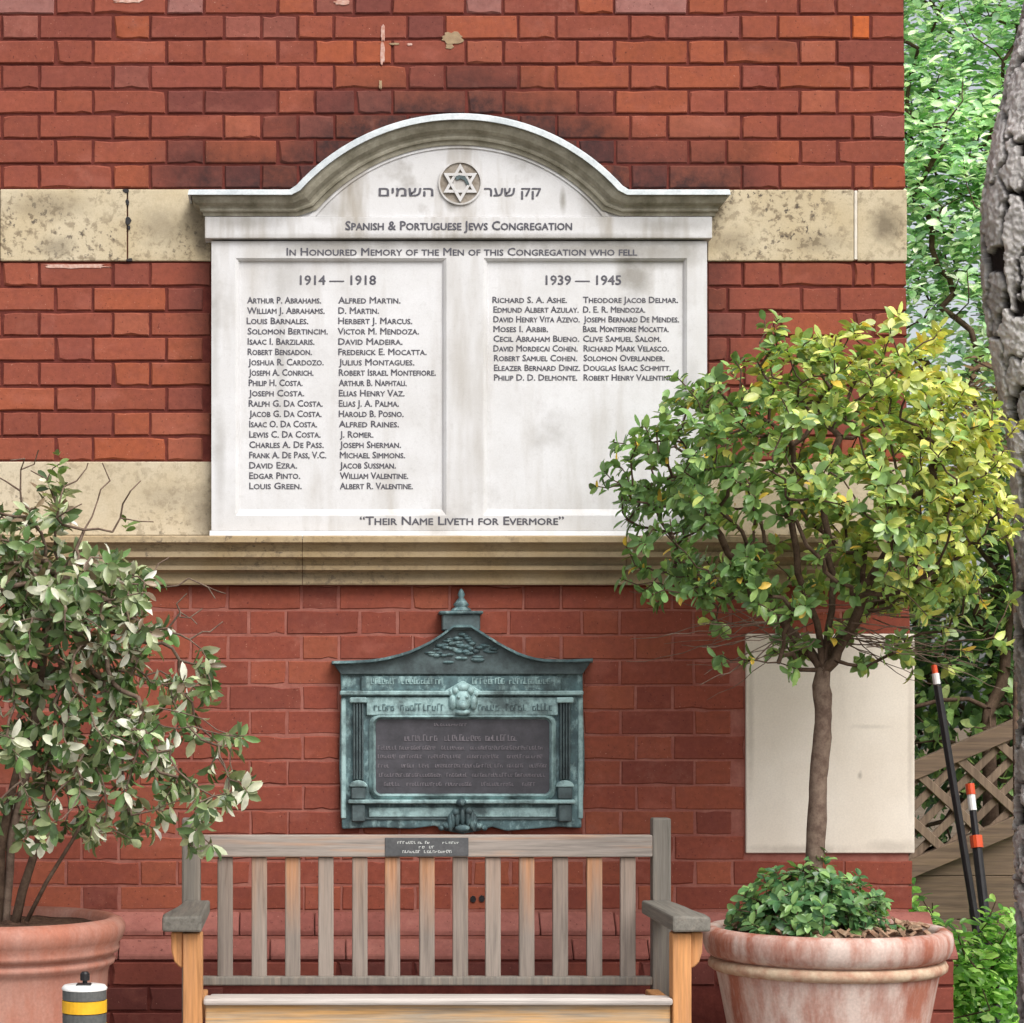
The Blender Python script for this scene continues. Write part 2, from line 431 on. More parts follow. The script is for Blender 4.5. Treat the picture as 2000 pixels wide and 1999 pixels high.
# ------------------------------------------------------------------ the brick building
bld = empty('brick_building', (0, 0, 0))
tag(bld, 'red brick building wall with cream stone bands and a moulded stone sill', 'building')
def corner(py): return 1768 + py * .009
XR = X(1774)
zt = Z(-500)
upper = MB().box(X(-700), XR - .012, .006, .9, Z(1143), zt).obj('upper_wall', MT['mortar'], bld)
lower = MB().box(X(-700), X(1783) - .012, .0028, .9, -.05, Z(1143) - .0005).obj('lower_wall', MT['mortar_low'], bld)
t = NT('return_brick')
bt = t.n('ShaderNodeTexBrick'); bt.offset = .5
sx = t.n('ShaderNodeSeparateXYZ'); t.l(t.pos(), sx.inputs[0]); cb = t.n('ShaderNodeCombineXYZ')
t.l(sx.outputs[1], cb.inputs[0]); t.l(sx.outputs[2], cb.inputs[1]); t.l(cb.outputs[0], bt.inputs[0])
bt.inputs['Color1'].default_value = lin(165, 80, 62); bt.inputs['Color2'].default_value = lin(140, 68, 56)
bt.inputs['Mortar'].default_value = lin(100, 52, 46); bt.inputs['Scale'].default_value = 1
bt.inputs['Mortar Size'].default_value = .005; bt.inputs['Brick Width'].default_value = .22; bt.inputs['Row Height'].default_value = .0744
t.done(bt.outputs[0], .9, .2)
MB().box(XR - .011, XR - .002, .11, .905, -.05, zt).obj('return_wall', t.m, bld)

PAL = [((154, 84, 64), 6), ((160, 87, 62), 4), ((148, 80, 63), 6), ((142, 77, 63), 3), ((162, 92, 70), 3),
       ((134, 73, 61), 1.8), ((122, 68, 60), .9), ((162, 87, 60), 1.0), ((146, 86, 74), 1.4)]
PALL = [((146, 77, 60), 6), ((140, 73, 58), 4), ((152, 82, 62), 4), ((156, 86, 64), 2.5), ((134, 71, 58), 1.5)]
def pick(pal):
    r = rnd.random() * sum(w for _, w in pal)
    for c, w in pal:
        r -= w
        if r <= 0: return c
    return pal[-1][0]

def brick_mesh(w, h, seed):                     # unit sized in metres, front face at y=0
    rr = random.Random(seed)
    m = MB(); b = .003; j = lambda: (rr.random() - .5) * .0024
    o = [(-w / 2, -h / 2), (w / 2, -h / 2), (w / 2, h / 2), (-w / 2, h / 2)]
    mid = []
    ring0 = []; ring1 = []; ring2 = []
    loop = [(-1, -1), (-.5, -1), (0, -1), (.5, -1), (1, -1), (1, 0), (1, 1), (.5, 1), (0, 1), (-.5, 1), (-1, 1), (-1, 0)]
    nn = len(loop)
    for (sx_, sz_) in loop:
        jx, jz = j(), j() * .8
        chip = .006 * rr.random() if rr.random() < .14 else 0
        ring0.append((sx_ * w / 2 + jx, .03, sz_ * h / 2 + jz))
        ring1.append((sx_ * w / 2 + jx, b + abs(j()) + chip, sz_ * h / 2 + jz))
        ring2.append((sx_ * (w / 2 - b - chip) + jx, j() * .4, sz_ * (h / 2 - b - chip) + jz))
    vs = ring0 + ring1 + ring2
    fs = []
    for k in range(nn):
        k2 = (k + 1) % nn
        fs += [(k, k2, nn + k2, nn + k), (nn + k, nn + k2, 2 * nn + k2, 2 * nn + k)]
    fs.append(tuple(range(2 * nn, 3 * nn)))
    m.add(vs, fs)
    return m

bricks = []     # (x0,x1,y0,y1 px, depth, pal, soot)
PITCH = 217.0
def row_right(py0, py1, kind, xmin, xmax=None, lo=False):
    c = corner((py0 + py1) / 2); out = []
    if kind == 'A': segs = [68, 37]
    else: segs = [135]
    x = c
    for s in segs: out.append((x - s, x)); x -= s
    k = 0
    seq = (144, 73) if kind == 'A' else (73, 144)
    while x > xmin:
        w = seq[k % 2]; out.append((x - w, x)); x -= w; k += 1
    return out
def row_left(kind, xmax, xmin=-700):
    # headers start at 220 (A) or 108 (B)
    out = []; x = 220 if kind == 'A' else 108
    x -= PITCH * 5
    while x < xmax:
        out.append((x, x + 73)); out.append((x + 73, x + PITCH)); x += PITCH
    return out
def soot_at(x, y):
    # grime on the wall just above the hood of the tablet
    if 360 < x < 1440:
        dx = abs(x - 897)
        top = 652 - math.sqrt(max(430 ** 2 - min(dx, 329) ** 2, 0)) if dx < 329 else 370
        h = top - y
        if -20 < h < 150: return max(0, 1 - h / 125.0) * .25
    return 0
def add_row(py0, py1, kind, join, pal, zone):
    R = row_right(py0, py1, kind, join)
    xl = min(r[0] for r in R)
    Lr = [r for r in row_left(kind, xl) if r[1] <= xl - 20]
    xe = max(r[1] for r in Lr) if Lr else xl
    if xl - xe > 110: Lr.append((xe, (xe + xl) / 2)); Lr.append(((xe + xl) / 2, xl))
    elif xl - xe > 5: Lr.append((xe, xl))
    for (a, b) in R + Lr:
        if b < -690: continue
        bricks.append([a, b, py0, py1, pal, zone])
ky = 48.7
for i in range(18):
    y1 = 370 - i * ky
    add_row(y1 - ky, y1, 'A' if i % 2 == 0 else 'B', 700, PAL, 'up')
for i in range(8):
    y0 = 512 + i * 48.75
    add_row(y0, y0 + 48.75, 'A' if i % 2 == 0 else 'B', 1300, PAL, 'mid')
for i in range(13):
    y0 = 1143.5 + i * 48.9
    add_row(y0, y0 + 48.9, 'A' if i % 2 == 0 else 'B', -700, PALL, 'low')

OCC_E = [(1590, 900, 330, 290), (100, 1330, 290, 300), (900, 480, 300, 230)]
OCC_R = [(413, 1381, 470, 1052), (660, 1140, 1290, 1620), (395, 1275, 1632, 1676), (1455, 1783, 1238, 1668), (1440, 1720, 1660, 1810),
         (-700, 0, -600, 2000), (-700, 2000, -600, 0)]
for q in range(13): OCC_R.append((425 + 65.4 * q, 455 + 65.4 * q, 1680, 1910))
def vis(a, b, y0, y1):
    n = 0
    for i in range(8):
        for j in range(4):
            x = a + (b - a) * (i + .5) / 8; y = y0 + (y1 - y0) * (j + .5) / 4
            if any((x - e[0]) ** 2 / e[2] ** 2 + (y - e[1]) ** 2 / e[3] ** 2 < 1 for e in OCC_E): continue
            if any(r[0] < x < r[1] and r[2] < y < r[3] for r in OCC_R): continue
            n += 1
    return n / 32 * (b - a) * (y1 - y0)
keep = []
for br in bricks:
    a, b, y0, y1, pal, zone = br
    if zone == 'mid' and 415 < (a + b) / 2 < 1378: continue
    if zone == 'mid':
        if a < 413 < b: br[1] = 413.
        if b > 1381 > a: br[0] = 1381.
    if zone == 'low' and (a + b) / 2 > 1455 and 1238 < (y0 + y1) / 2 < 1660: continue
    if zone == 'low' and a < 1455 < b and 1238 < (y0 + y1) / 2 < 1660: br[1] = 1455.
    if br[1] - br[0] < 12: continue
    keep.append(br + [vis(br[0], br[1], y0, y1)])
keep.sort(key=lambda r: -r[-1])
NB = 268
cache = {}
mass_v, mass_f, mass_c = [], [], []
for idx, (a, b, y0, y1, pal, zone, va) in enumerate(keep):
    thin = 5.0 if zone != 'low' else 3.6
    w = round((b - a - thin) / S, 3); h = (y1 - y0 - thin) / S
    shear = 0 if zone == 'low' else .004 * ((y0 + y1) / 2)
    cx = X((a + b) / 2); cz = Z((y0 + y1) / 2)
    col = list(lin(*pick(pal)))
    if y1 < 40 and zone == 'up' and rnd.random() < .3: col = list(lin(160, 110, 103))
    if abs(a - 1664) < 5 and abs(y1 - 78) < 6: col = list(lin(206, 108, 58))
    s = soot_at((a + b) / 2, (y0 + y1) / 2) if zone == 'up' else 0
    s = max(s, .12 * rnd.random())
    if False: s = .45
    if zone == 'up' and rnd.random() < .03: s = .4
    jit = .80 + .13 * rnd.random()
    col = [min(c * jit, 1) for c in col[:3]] + [1 - s]
    dy = (rnd.random() - .5) * .003; rot = (rnd.random() - .5) * .006
    seed = rnd.randrange(9)
    if idx < NB:
        key = (w, zone, seed)
        if key not in cache:
            cache[key] = brick_mesh(w, h, seed * 31 + int(w * 1000)).mesh('brick')
            cache[key].materials.append(MT['brick'])
        o = mobj('brick', cache[key], None, lower if zone == 'low' else upper)
        o.location = (cx, dy, cz); o.rotation_euler = ((rnd.random() - .5) * .02, rot, (rnd.random() - .5) * .012); o.color = col
    else:
        m = brick_mesh(w, h, rnd.randrange(9999))
        n0 = len(mass_v)
        mass_v += [(v[0] + cx, v[1] + dy, v[2] + cz) for v in m.v]
        mass_f += [tuple(i + n0 for i in f) for f in m.f]
        mass_c += col * len(m.v)
mm = bpy.data.meshes.new('bricks')
mm.from_pydata(mass_v, [], mass_f)
at = mm.color_attributes.new('Col', 'FLOAT_COLOR', 'POINT'); at.data.foreach_set('color', mass_c)
tag(mobj('brickwork', mm, MT['brick_mass'], upper), kind='stuff')

# plinth: two chamfered courses, then the lower face
def plinth(py_a, py_b, py_c, d0, d1, xr_extra, off):
    x = -700 + off
    prof = [(-d0, Z(py_a, d0)), (-d1, Z(py_b, d1)), (-d1, Z(py_c, d1)), (.02, Z(py_c, d1)), (.02, Z(py_a, d0))]
    xr = 1787 + xr_extra
    cnt = 0
    while x < xr - 4:
        x2 = min(x + 146, xr)
        if xr - x2 < 40: x2 = xr
        m = MB().prism_x([(p[0] + (rnd.random() - .5) * .002, p[1]) for p in prof], X(x + 1), X(x2 - 1))
        o = m.obj('plinth_brick', MT['brick'], lower, .003)
        c = lin(*pick([((152, 96, 87), 4), ((144, 86, 77), 3), ((162, 104, 94), 2), ((132, 78, 70), 2)]))
        o.color = list(c[:3]) + [.9]
        x = x2
plinth(1783, 1818, 1829, .004, .052, 30, 0)
plinth(1836, 1866, 1876, .058, .100, 66, 60)
MB().box(X(-700), X(1787) + .04, -.050, .0, Z(1840, .05) - .02, Z(1829, .05)).obj('plinth_core', MT['mortar_low'], lower)
base = MB().box(X(-700), X(1787) + .085, -.094, .0, -.05, Z(1876, .1) - .001).obj('plinth_base', MT['mortar'], lower)
zz = Z(1878, .1)
LOWPAL = [((118, 62, 54), 3), ((104, 56, 50), 3), ((132, 70, 58), 2)]  # darker brick colours paint in the shade below the plinth
r = 0
while zz > .05:
    x = X(-650) + (r % 2) * .11
    while x < X(1787) + .03:
        xe = min(x + .222, X(1787) + .09)
        if X(1787) + .09 - xe < .05: xe = X(1787) + .09
        pxa = (x - CX) * D / (D - .1) * S + EX; pxb = (xe - CX) * D / (D - .1) * S + EX
        if (pxb > 200 and pxa < 420) or pxb > 1800 or r < 1:
            if r < 3:
                w = xe - x - .008
                key = (round(w, 3), 'base')
                if key not in cache:
                    cache[key] = brick_mesh(w, .066, 5).mesh('brick'); cache[key].materials.append(MT['brick'])
                o = mobj('brick', cache[key], None, lower)
                o.location = ((x + xe) / 2, -.1, zz - .037); o.color = list(lin(*pick(LOWPAL))[:3]) + [.9]
        x = xe
    zz -= .0744; r += 1

# stone bands
def stone(x0, x1, y0, y1, d, mat, name='band_stone'):
    return MB().box(X(x0), X(x1), -d, .03, Z(y1), Z(y0)).obj(name, mat, upper, .003, 2)
stone(-700, -2, 371, 511, .004, MT['buff'])
stone(1, 247.5, 371, 511, .005, MT['buff'])
stone(250, 412, 371, 511, .003, MT['buff'])
stone(1382, 1667, 372, 511, .005, MT['buff'])
stone(1674, 1771, 372, 511, .004, MT['buff'])
MB().box(X(1667.5), X(1673.5), -.007, .02, Z(509), Z(374)).obj('mortar_joint', MT['white_mortar'], upper, .002)
stone(-700, -60, 903, 1047, .004, MT['buff_clean'])
stone(-57, 421, 903, 1047, .005, MT['buff_clean'])
stone(1381, 1774, 903, 1047, .005, MT['buff_clean'])
# crumbled joint holes
for (px, py, w, h) in ((246, 374, 14, 9), (249, 397, 8, 12), (250, 432, 13, 18), (252, 446, 6, 10), (253, 509, 14, 7)):
    m = MB(); n = 7
    m.prism_y([(X(px + w / 2 * math.cos(a * 2 * math.pi / n) * (.7 + .5 * rnd.random())), Z(py - h / 2 * math.sin(a * 2 * math.pi / n) * (.7 + .5 * rnd.random()))) for a in range(n)], -.0065, .01)
    m.obj('joint_gap', MT['black'], upper)

# moulded sill
SP = [(1047, .0), (1047, .102), (1050, .108), (1060, .109), (1062, .100), (1066, .090), (1072, .082), (1077, .078), (1079, .088), (1089, .088), (1091, .078), (1094, .066),
      (1099, .058), (1104, .055), (1106, .064), (1114, .064), (1116, .052), (1119, .040), (1122, .034), (1140, .036), (1143, .034), (1143, .0)]
def sill(x0, x1, name='sill_stone'):
    prof = [(.02, Z(SP[0][0]))] + [(-d, Z(py, d)) for py, d in SP] + [(.02, Z(1143))]
    m = MB().prism_x(prof, X(x0), X(x1))
    m.obj(name, MT['sill'], upper)
sill(-700, -42); sill(-40, 590); sill(591, 1217.5); sill(1218.5, 1812)

# cream stone panel low on the right
MB().box(X(1456), X(1785), -.009, .03, Z(1667), Z(1239)).obj('cream_panel', MT['panel'], lower, .003, 2)
# buff patch and lime run on the upper brickwork
def smear(cx, cy, w, h, mat, name, seed, d=.0022):
    rr = random.Random(seed); n = 22; pts = []
    for i in range(n):
        a = 2 * math.pi * i / n; ca, sa = math.cos(a), math.sin(a)
        q = 1 / max(abs(ca), abs(sa)) * (.72 + .4 * rr.random())
        q = min(q, 1.15)
        pts.append((X(cx + w / 2 * ca * q), Z(cy + h / 2 * sa * q)))
    return MB().prism_y(pts, -d, .004).obj(name, mat, upper, .0008)
smear(884, 76, 42, 24, MT['patch'], 'mortar_patch', 1, .004)
smear(878, 92, 16, 10, MT['patch'], 'mortar_patch', 2, .003)
smear(748, 66, 8, 34, MT['lime'], 'lime_run', 3); smear(747, 106, 10, 42, MT['lime'], 'lime_run', 4); smear(743, 166, 6, 18, MT['patch'], 'lime_run', 5)
smear(800, 88, 10, 5, MT['lime'], 'lime_run', 6); smear(770, 87, 22, 4, MT['patch'], 'lime_run', 7)
smear(148, 521, 130, 9, MT['lime'], 'lime_run', 8, .0018); smear(250, 3, 60, 8, MT['lime'], 'lime_run', 9); smear(668, 6, 30, 10, MT['lime'], 'lime_run', 10)

for (px_, py_) in ((924, 1757), (941, 1756)):
    MB().prism_y([(X(px_ + 6 * math.cos(a_ * .9)), Z(py_ + 7 * math.sin(a_ * .9))) for a_ in range(7)][::-1], -.0035, .002).obj('drill_hole', MT['black'], lower)

# ------------------------------------------------------------------ memorial tablet
tab = empty('memorial_tablet', (X(897), -.03, Z(1052)))
tag(tab, 'white stone war memorial tablet with arched hood and two columns of engraved names', 'memorial tablet')
def frame_mesh():
    m = MB()
    d1, d2 = .050, .036
    xs = [413, 460, 872, 944, 1342, 1381]; ys = [472, 505, 1008, 1037]
    def V(px, py, d): return (X(px, d), -d, Z(py, d))
    def quad(x0, x1, y0, y1, d): m.add([V(x0, y1, d), V(x1, y1, d), V(x1, y0, d), V(x0, y0, d)], [(0, 1, 2, 3)])
    for (a, b) in ((0, 1), (2, 3), (4, 5)): quad(xs[a], xs[b], ys[0], ys[3], d1)
    for (a, b) in ((1, 2), (3, 4)):
        quad(xs[a], xs[b], ys[0], ys[1], d1); quad(xs[a], xs[b], ys[2], ys[3], d1)
        o = [(xs[a], ys[1]), (xs[b], ys[1]), (xs[b], ys[2]), (xs[a], ys[2])]
        i1 = [(xs[a] + 5, ys[1] + 5), (xs[b] - 5, ys[1] + 5), (xs[b] - 5, ys[2] - 6), (xs[a] + 5, ys[2] - 6)]
        i2 = [(xs[a] + 10, ys[1] + 8), (xs[b] - 10, ys[1] + 8), (xs[b] - 10, ys[2] - 14), (xs[a] + 10, ys[2] - 14)]
        pr = [V(*p, d1) for p in o] + [V(*p, .044) for p in i1] + [V(*p, d2 - .002) for p in i2]
        m.add(pr, [(k, (k + 1) % 4, 4 + (k + 1) % 4, 4 + k) for k in range(4)] + [(4 + k, 4 + (k + 1) % 4, 8 + (k + 1) % 4, 8 + k) for k in range(4)])
    # sides
    c = [(413, 472), (1381, 472), (1381, 1037), (413, 1037)]
    fr = [V(*p, d1) for p in c]; bk = [(v[0], -.0, v[2]) for v in fr]
    m.add(fr + bk, [(k, 4 + k, 4 + (k + 1) % 4, (k + 1) % 4) for k in range(4)])
    return m
frame_mesh().obj('slab', MT['tablet'], tab)
for (a, b) in ((466, 866), (950, 1336)):
    MB().box(X(a, .036), X(b, .036), -.036, -.001, Z(1003, .036), Z(510, .036)).obj('name_panel', MT['tablet'], tab)
MB().prism_x([(0, Z(1038)), (-.051, Z(1037.5, .05)), (-.064, Z(1050, .06)), (-.064, Z(1053, .06)), (0, Z(1053))], X(411), X(1384)).obj('base_ledge', MT['tablet'], tab)
MB().box(X(400, .066), X(1391, .066), -.066, 0, Z(466, .066), Z(424, .066)).obj('frieze', MT['tablet_dirty'], tab, .002, 2)
# tympanum
def arch_pts(R, n=40, cy=652, ymax=424):
    pts = []
    a0 = math.acos(min(1, (cy - ymax) / R))
    for i in range(n + 1):
        a = -a0 + 2 * a0 * i / n
        pts.append((897 + R * math.sin(a), cy - R * math.cos(a)))
    return pts
ap = arch_pts(394)
MB().prism_y([(X(p[0], .058), Z(p[1], .058)) for p in ap], -.058, 0).obj('tympanum', MT['tablet_dirty'], tab)
# hood: swept profile
path = [(367, 371), (566, 371)]
A0 = math.asin(331 / 430.5)
for i in range(1, 40):
    a = -A0 + 2 * A0 * i / 40
    path.append((897 + 430.5 * math.sin(a), 652.5 - 430.5 * math.cos(a)))
path += [(1228, 371), (1427, 371)]
def sweep(prof, mat, name):
    P = [Vector((p[0], p[1])) for p in path]; n = len(P); m = MB(); vs = []; fs = []; k = len(prof); dmax = .118
    for i, p in enumerate(P):
        t1 = (P[i] - P[i - 1]).normalized() if i > 0 else None
        t2 = (P[i + 1] - P[i]).normalized() if i < n - 1 else None
        ta = t1 if t2 is None else t2 if t1 is None else (t1 + t2).normalized()
        nn = Vector((-ta.y, ta.x))           # inward = down for left-to-right travel
        sc = 1.0
        if t1 is not None and t2 is not None: sc = 1 / max(.5, ta.dot(t1))
        for (w, d) in prof:
            q = p + nn * (w * sc * (1.19 if 1 < i < n - 2 else 1.0))
            if i == 0: q.x += (dmax - d) * S * .9
            if i == n - 1: q.x -= (dmax - d) * S * .9
            vs.append((X(q.x, d), -d, Z(q.y, d)))
    for i in range(n - 1):
        for j in range(k - 1): fs.append((i * k + j, i * k + j + 1, (i + 1) * k + j + 1, (i + 1) * k + j))
    m.add(vs, fs)
    # end returns back to the wall
    for i in (0, n - 1):
        e = vs[i * k:(i + 1) * k]
        bk = [(v[0], -.001, v[2]) for v in e]
        m.add(e + bk, [(j, j + 1, k + j + 1, k + j) for j in range(k - 1)])
    m.obj(name, mat, tab)
sweep([(0, .0), (0, .113), (2, .116), (10, .118), (11, .110)], MT['lead'], 'flashing')
sweep([(10, .107), (14, .106), (18, .104), (22, .100), (26, .096), (30, .088), (33, .081), (37, .077), (40, .078), (43, .076), (44, .070), (52, .066), (52, .0)], MT['hood'], 'hood_moulding')
sl_ = MB()
# inner bead round the tympanum
bo = arch_pts(372); bi = arch_pts(362)
vs_ = [(X(p[0], .062), -.062, Z(p[1], .062)) for p in bo] + [(X(p[0], .062), -.062, Z(p[1], .062)) for p in bi] + [(X(p[0], .056), -.056, Z(p[1], .056)) for p in bi]
nb = len(bo)
sl_.add(vs_, [(i, i + 1, nb + i + 1, nb + i) for i in range(nb - 1)] + [(nb + i, nb + i + 1, 2 * nb + i + 1, 2 * nb + i) for i in range(nb - 1)])
sl_.obj('arch_bead', MT['tablet_dirty'], tab)
# medallion with six pointed star
def disc(cx, cy, r, d0, d1, n=40): return MB().prism_y([(X(cx + r * math.cos(2 * math.pi * i / n), d1), Z(cy - r * math.sin(2 * math.pi * i / n), d1)) for i in range(n)], -d1, -d0)
med = disc(899, 358, 41, .05, .0595).obj('medallion', MT['relief_dirt'], tab)
def ring(cx, cy, r0, r1, d0, d1, n=48):
    m = MB(); vs = []
    for i in range(n):
        a = 2 * math.pi * i / n
        for (r, d) in ((r1, d0), (r1, d1), (r0, d1), (r0, d0)):
            vs.append((X(cx + r * math.cos(a), d), -d, Z(cy + r * math.sin(a), d)))
    m.add(vs, [(i * 4 + j, i * 4 + (j + 1) % 4, ((i + 1) % n) * 4 + (j + 1) % 4, ((i + 1) % n) * 4 + j) for i in range(n) for j in range(4)])
    return m
ring(899, 358, 39.5, 43, .05, .064).obj('medallion_rim', MT['tablet_dirty'], med)
st = MB()
for s0 in (0, 1):
    P3 = [(899 + 38 * math.sin(a + s0 * math.pi), 358 - 38 * math.cos(a + s0 * math.pi)) for a in (0, 2 * math.pi / 3, 4 * math.pi / 3)]
    Q3 = [(899 + 27 * math.sin(a + s0 * math.pi), 358 - 27 * math.cos(a + s0 * math.pi)) for a in (0, 2 * math.pi / 3, 4 * math.pi / 3)]
    dz = .066 + .001 * s0
    for k in range(3):
        k2 = (k + 1) % 3
        st.prism_y([(X(p[0], .066), Z(p[1], .066)) for p in (P3[k], P3[k2], Q3[k2], Q3[k])], -dz, -.058)
st.obj('star', MT['tablet'], med)
disc(899, 360, 14, .05, .063).obj('boss', MT['tablet_dirty'], med)
MB().prism_y([(X(a, .066), Z(b, .066)) for a, b in ((888, 348), (896, 343), (908, 345), (913, 352), (917, 362), (912, 362), (907, 353), (899, 350), (893, 353))], -.068, -.06).obj('boss_carving', MT['bronze_dark'], med)

# ------------------------------------------------------------------ lettering (engraved and leaded)
texts = []
def text(body, x0, x1, ybase, cap, d, mat, parent, name='inscription', caps=True, bold=0.0):
    cu = bpy.data.curves.new('t', 'FONT')
    cu.body = body; cu.size = 1.0; cu.resolution_u = 2; cu.offset = 0.0
    if caps:
        cu.small_caps_scale = .78
        for i, ch in enumerate(body):
            if ch.islower(): cu.body_format[i].use_small_caps = True
    o = bpy.data.objects.new('tmp', cu); COL.objects.link(o)
    texts.append((o, x0, x1, ybase, cap, d, mat, parent, name))
def finish_texts():
    bpy.context.view_layer.update()
    dg = bpy.context.evaluated_depsgraph_get()
    for (o, x0, x1, yb, cap, d, mat, parent, name) in texts:
        me = bpy.data.meshes.new_from_object(o.evaluated_get(dg))
        n = len(me.vertices); co = np.empty(n * 3); me.vertices.foreach_get('co', co); co = co.reshape(-1, 3)
        mn, mx = co.min(0), co.max(0)
        capu = .73
        nx = X(x0, d) + (co[:, 0] - mn[0]) / max(mx[0] - mn[0], 1e-6) * (X(x1, d) - X(x0, d))
        nz = Z(yb, d) + co[:, 1] / capu * L(cap, d)
        co = np.stack([nx, np.full(n, -d - .0007), nz], 1)
        fcs = [tuple(p.vertices) for p in me.polygons]
        bpy.data.meshes.remove(me); me = bpy.data.meshes.new('lettering')
        vs_ = []; fs_ = []
        for q, (ox, oz) in enumerate(((-.5, -.25), (.5, -.25), (0, .35))):      # strokes cut broad
            c2 = co + np.array([L(ox * cap / 14, d), -.0003 * q, L(oz * cap / 14, d)])
            fs_ += [tuple(i + len(vs_) for i in f) for f in fcs]; vs_ += [tuple(v) for v in c2]
        me.from_pydata(vs_, [], fs_); me.materials.append(mat)
        cu = o.data
        bpy.data.objects.remove(o); bpy.data.curves.remove(cu)
        link(bpy.data.objects.new(name, me), parent)
PD = .036
C1 = [('Arthur P. Abrahams.', 483, 627), ('William J. Abrahams.', 483, 634), ('Louis Barnales.', 482, 602), ('Solomon Bertincim.', 484, 640), ('Isaac I. Barzilaris.', 484, 614),
      ('Robert Bensadon.', 484, 609), ('Joshua R. Cardozo.', 485, 632), ('Joseph A. Conrich.', 486, 612), ('Philip H. Costa.', 486, 591), ('Joseph Costa.', 486, 594),
      ('Ralph G. Da Costa.', 486, 630), ('Jacob G. Da Costa.', 487, 628), ('Isaac O. Da Costa.', 487, 619), ('Lewis C. Da Costa.', 487, 626), ('Charles A. De Pass.', 487, 632),
      ('Frank A. De Pass, V.C.', 487, 637), ('David Ezra.', 487, 580), ('Edgar Pinto.', 487, 586), ('Louis Green.', 487, 589)]
C2 = [('Alfred Martin.', 661, 782), ('D. Martin.', 661, 740), ('Herbert J. Marcus.', 661, 805), ('Victor M. Mendoza.', 660, 818), ('David Madeira.', 661, 786),
      ('Frederick E. Mocatta.', 661, 833), ('Julius Montagues.', 662, 809), ('Robert Israel Montefiore.', 662, 851), ('Arthur B. Naphtali.', 662, 794), ('Elias Henry Vaz.', 662, 790),
      ('Elias J. A. Palma.', 662, 779), ('Harold B. Posno.', 662, 788), ('Alfred Raines.', 662, 779), ('J. Romer.', 664, 729), ('Joseph Sherman.', 664, 783),
      ('Michael Simmons.', 664, 791), ('Jacob Sussman.', 664, 773), ('William Valentine.', 664, 797), ('Albert R. Valentine.', 664, 806)]
C3 = [('Richard S. A. Ashe.', 962, 1107), ('Edmund Albert Azulay.', 964, 1130), ('David Henry Vita Azevo.', 964, 1132), ('Moses I. Arbib.', 964, 1070), ('Cecil Abraham Bueno.', 964, 1131),
      ('David Mordecai Cohen.', 964, 1128), ('Robert Samuel Cohen.', 965, 1127), ('Eleazer Bernard Diniz.', 965, 1133), ('Philip D. D. Delmonte.', 965, 1127)]
C4 = [('Theodore Jacob Delmar.', 1139, 1324), ('D. E. R. Mendoza.', 1139, 1260), ('Joseph Bernard De Mendes.', 1140, 1326), ('Basil Montefiore Mocatta.', 1139, 1306), ('Clive Samuel Salom.', 1139, 1291),
      ('Richard Mark Velasco.', 1140, 1306), ('Solomon Overlander.', 1140, 1298), ('Douglas Isaac Schmitt.', 1140, 1310), ('Robert Henry Valentine.', 1140, 1315)]
for i, (s, a, b) in enumerate(C1): text(s, a, b, 593.5 + i * 20.15, 13.2, PD, MT['letter'], tab, 'name_line', True, .004)
for i, (s, a, b) in enumerate(C2): text(s, a, b, 593.5 + i * 20.15, 13.2, PD, MT['letter'], tab, 'name_line', True, .004)
for i, (s, a, b) in enumerate(C3): text(s, a, b, 592.5 + i * 18.95, 12.6, PD, MT['letter'], tab, 'name_line', True, .004)
for i, (s, a, b) in enumerate(C4): text(s, a, b, 592.5 + i * 18.95, 12.6, PD, MT['letter'], tab, 'name_line', True, .004)
text('1914 — 1918', 586, 734, 557, 19, PD, MT['letter'], tab, 'year_line', False, .01)
text('1939 — 1945', 1066, 1213, 557, 19, PD, MT['letter'], tab, 'year_line', False, .01)
text('In Honoured Memory of the Men of this Congregation who fell', 560, 1244, 500, 15.5, .050, MT['letter'], tab, 'dedication_line', True, .005)
text('“Their Name Liveth for Evermore”', 703, 1101, 1026, 17, .050, MT['letter'], tab, 'motto_line', True, .008)
text('Spanish & Portuguese Jews Congregation', 675, 1117, 450, 18, .0665, MT['letter'], tab, 'congregation_line', True, .005)
text('\u05dd\u05d9\u05de\u05e9\u05d4', 740, 846, 384, 19, .0585, MT['letter'], tab, 'hebrew_line', False, .012)
text('\u05e8\u05e2\u05e9 \u05e7\u05e7', 946, 1056, 384, 19, .0585, MT['letter'], tab, 'hebrew_line', False, .012)

# ------------------------------------------------------------------ worn lettering that cannot be read: rows of letter-like strokes
def strokes(words, yb, h, d, t, seed, thin=2.0):
    rr = random.Random(seed); m = MB()
    for (a, b) in words:
        x = a
        while x < b - 2:
            hh = h * (.6 + .4 * rr.random()); w = thin * (.8 + .5 * rr.random())
            def bar(x0, x1, y0, y1): m.box(X(x0, d), X(x1, d), -d - t, -d + .001, Z(y1, d), Z(y0, d))
            bar(x, x + w, yb - hh, yb)
            k = rr.random()
            if k < .6: bar(x + w, min(x + w + thin * 2, b), yb - hh, yb - hh + thin * .8)
            if k > .3: bar(x + w, min(x + w + thin * 2, b), yb - thin * .8, yb)
            if .2 < k < .8: bar(x + w + thin * 1.6, min(x + w * 2 + thin * 1.6, b), yb - hh * (1 if k > .5 else .6), yb - (hh * .4 if k > .5 else 0))
            x += thin * (3.6 + rr.random() * 1.3)
    return m

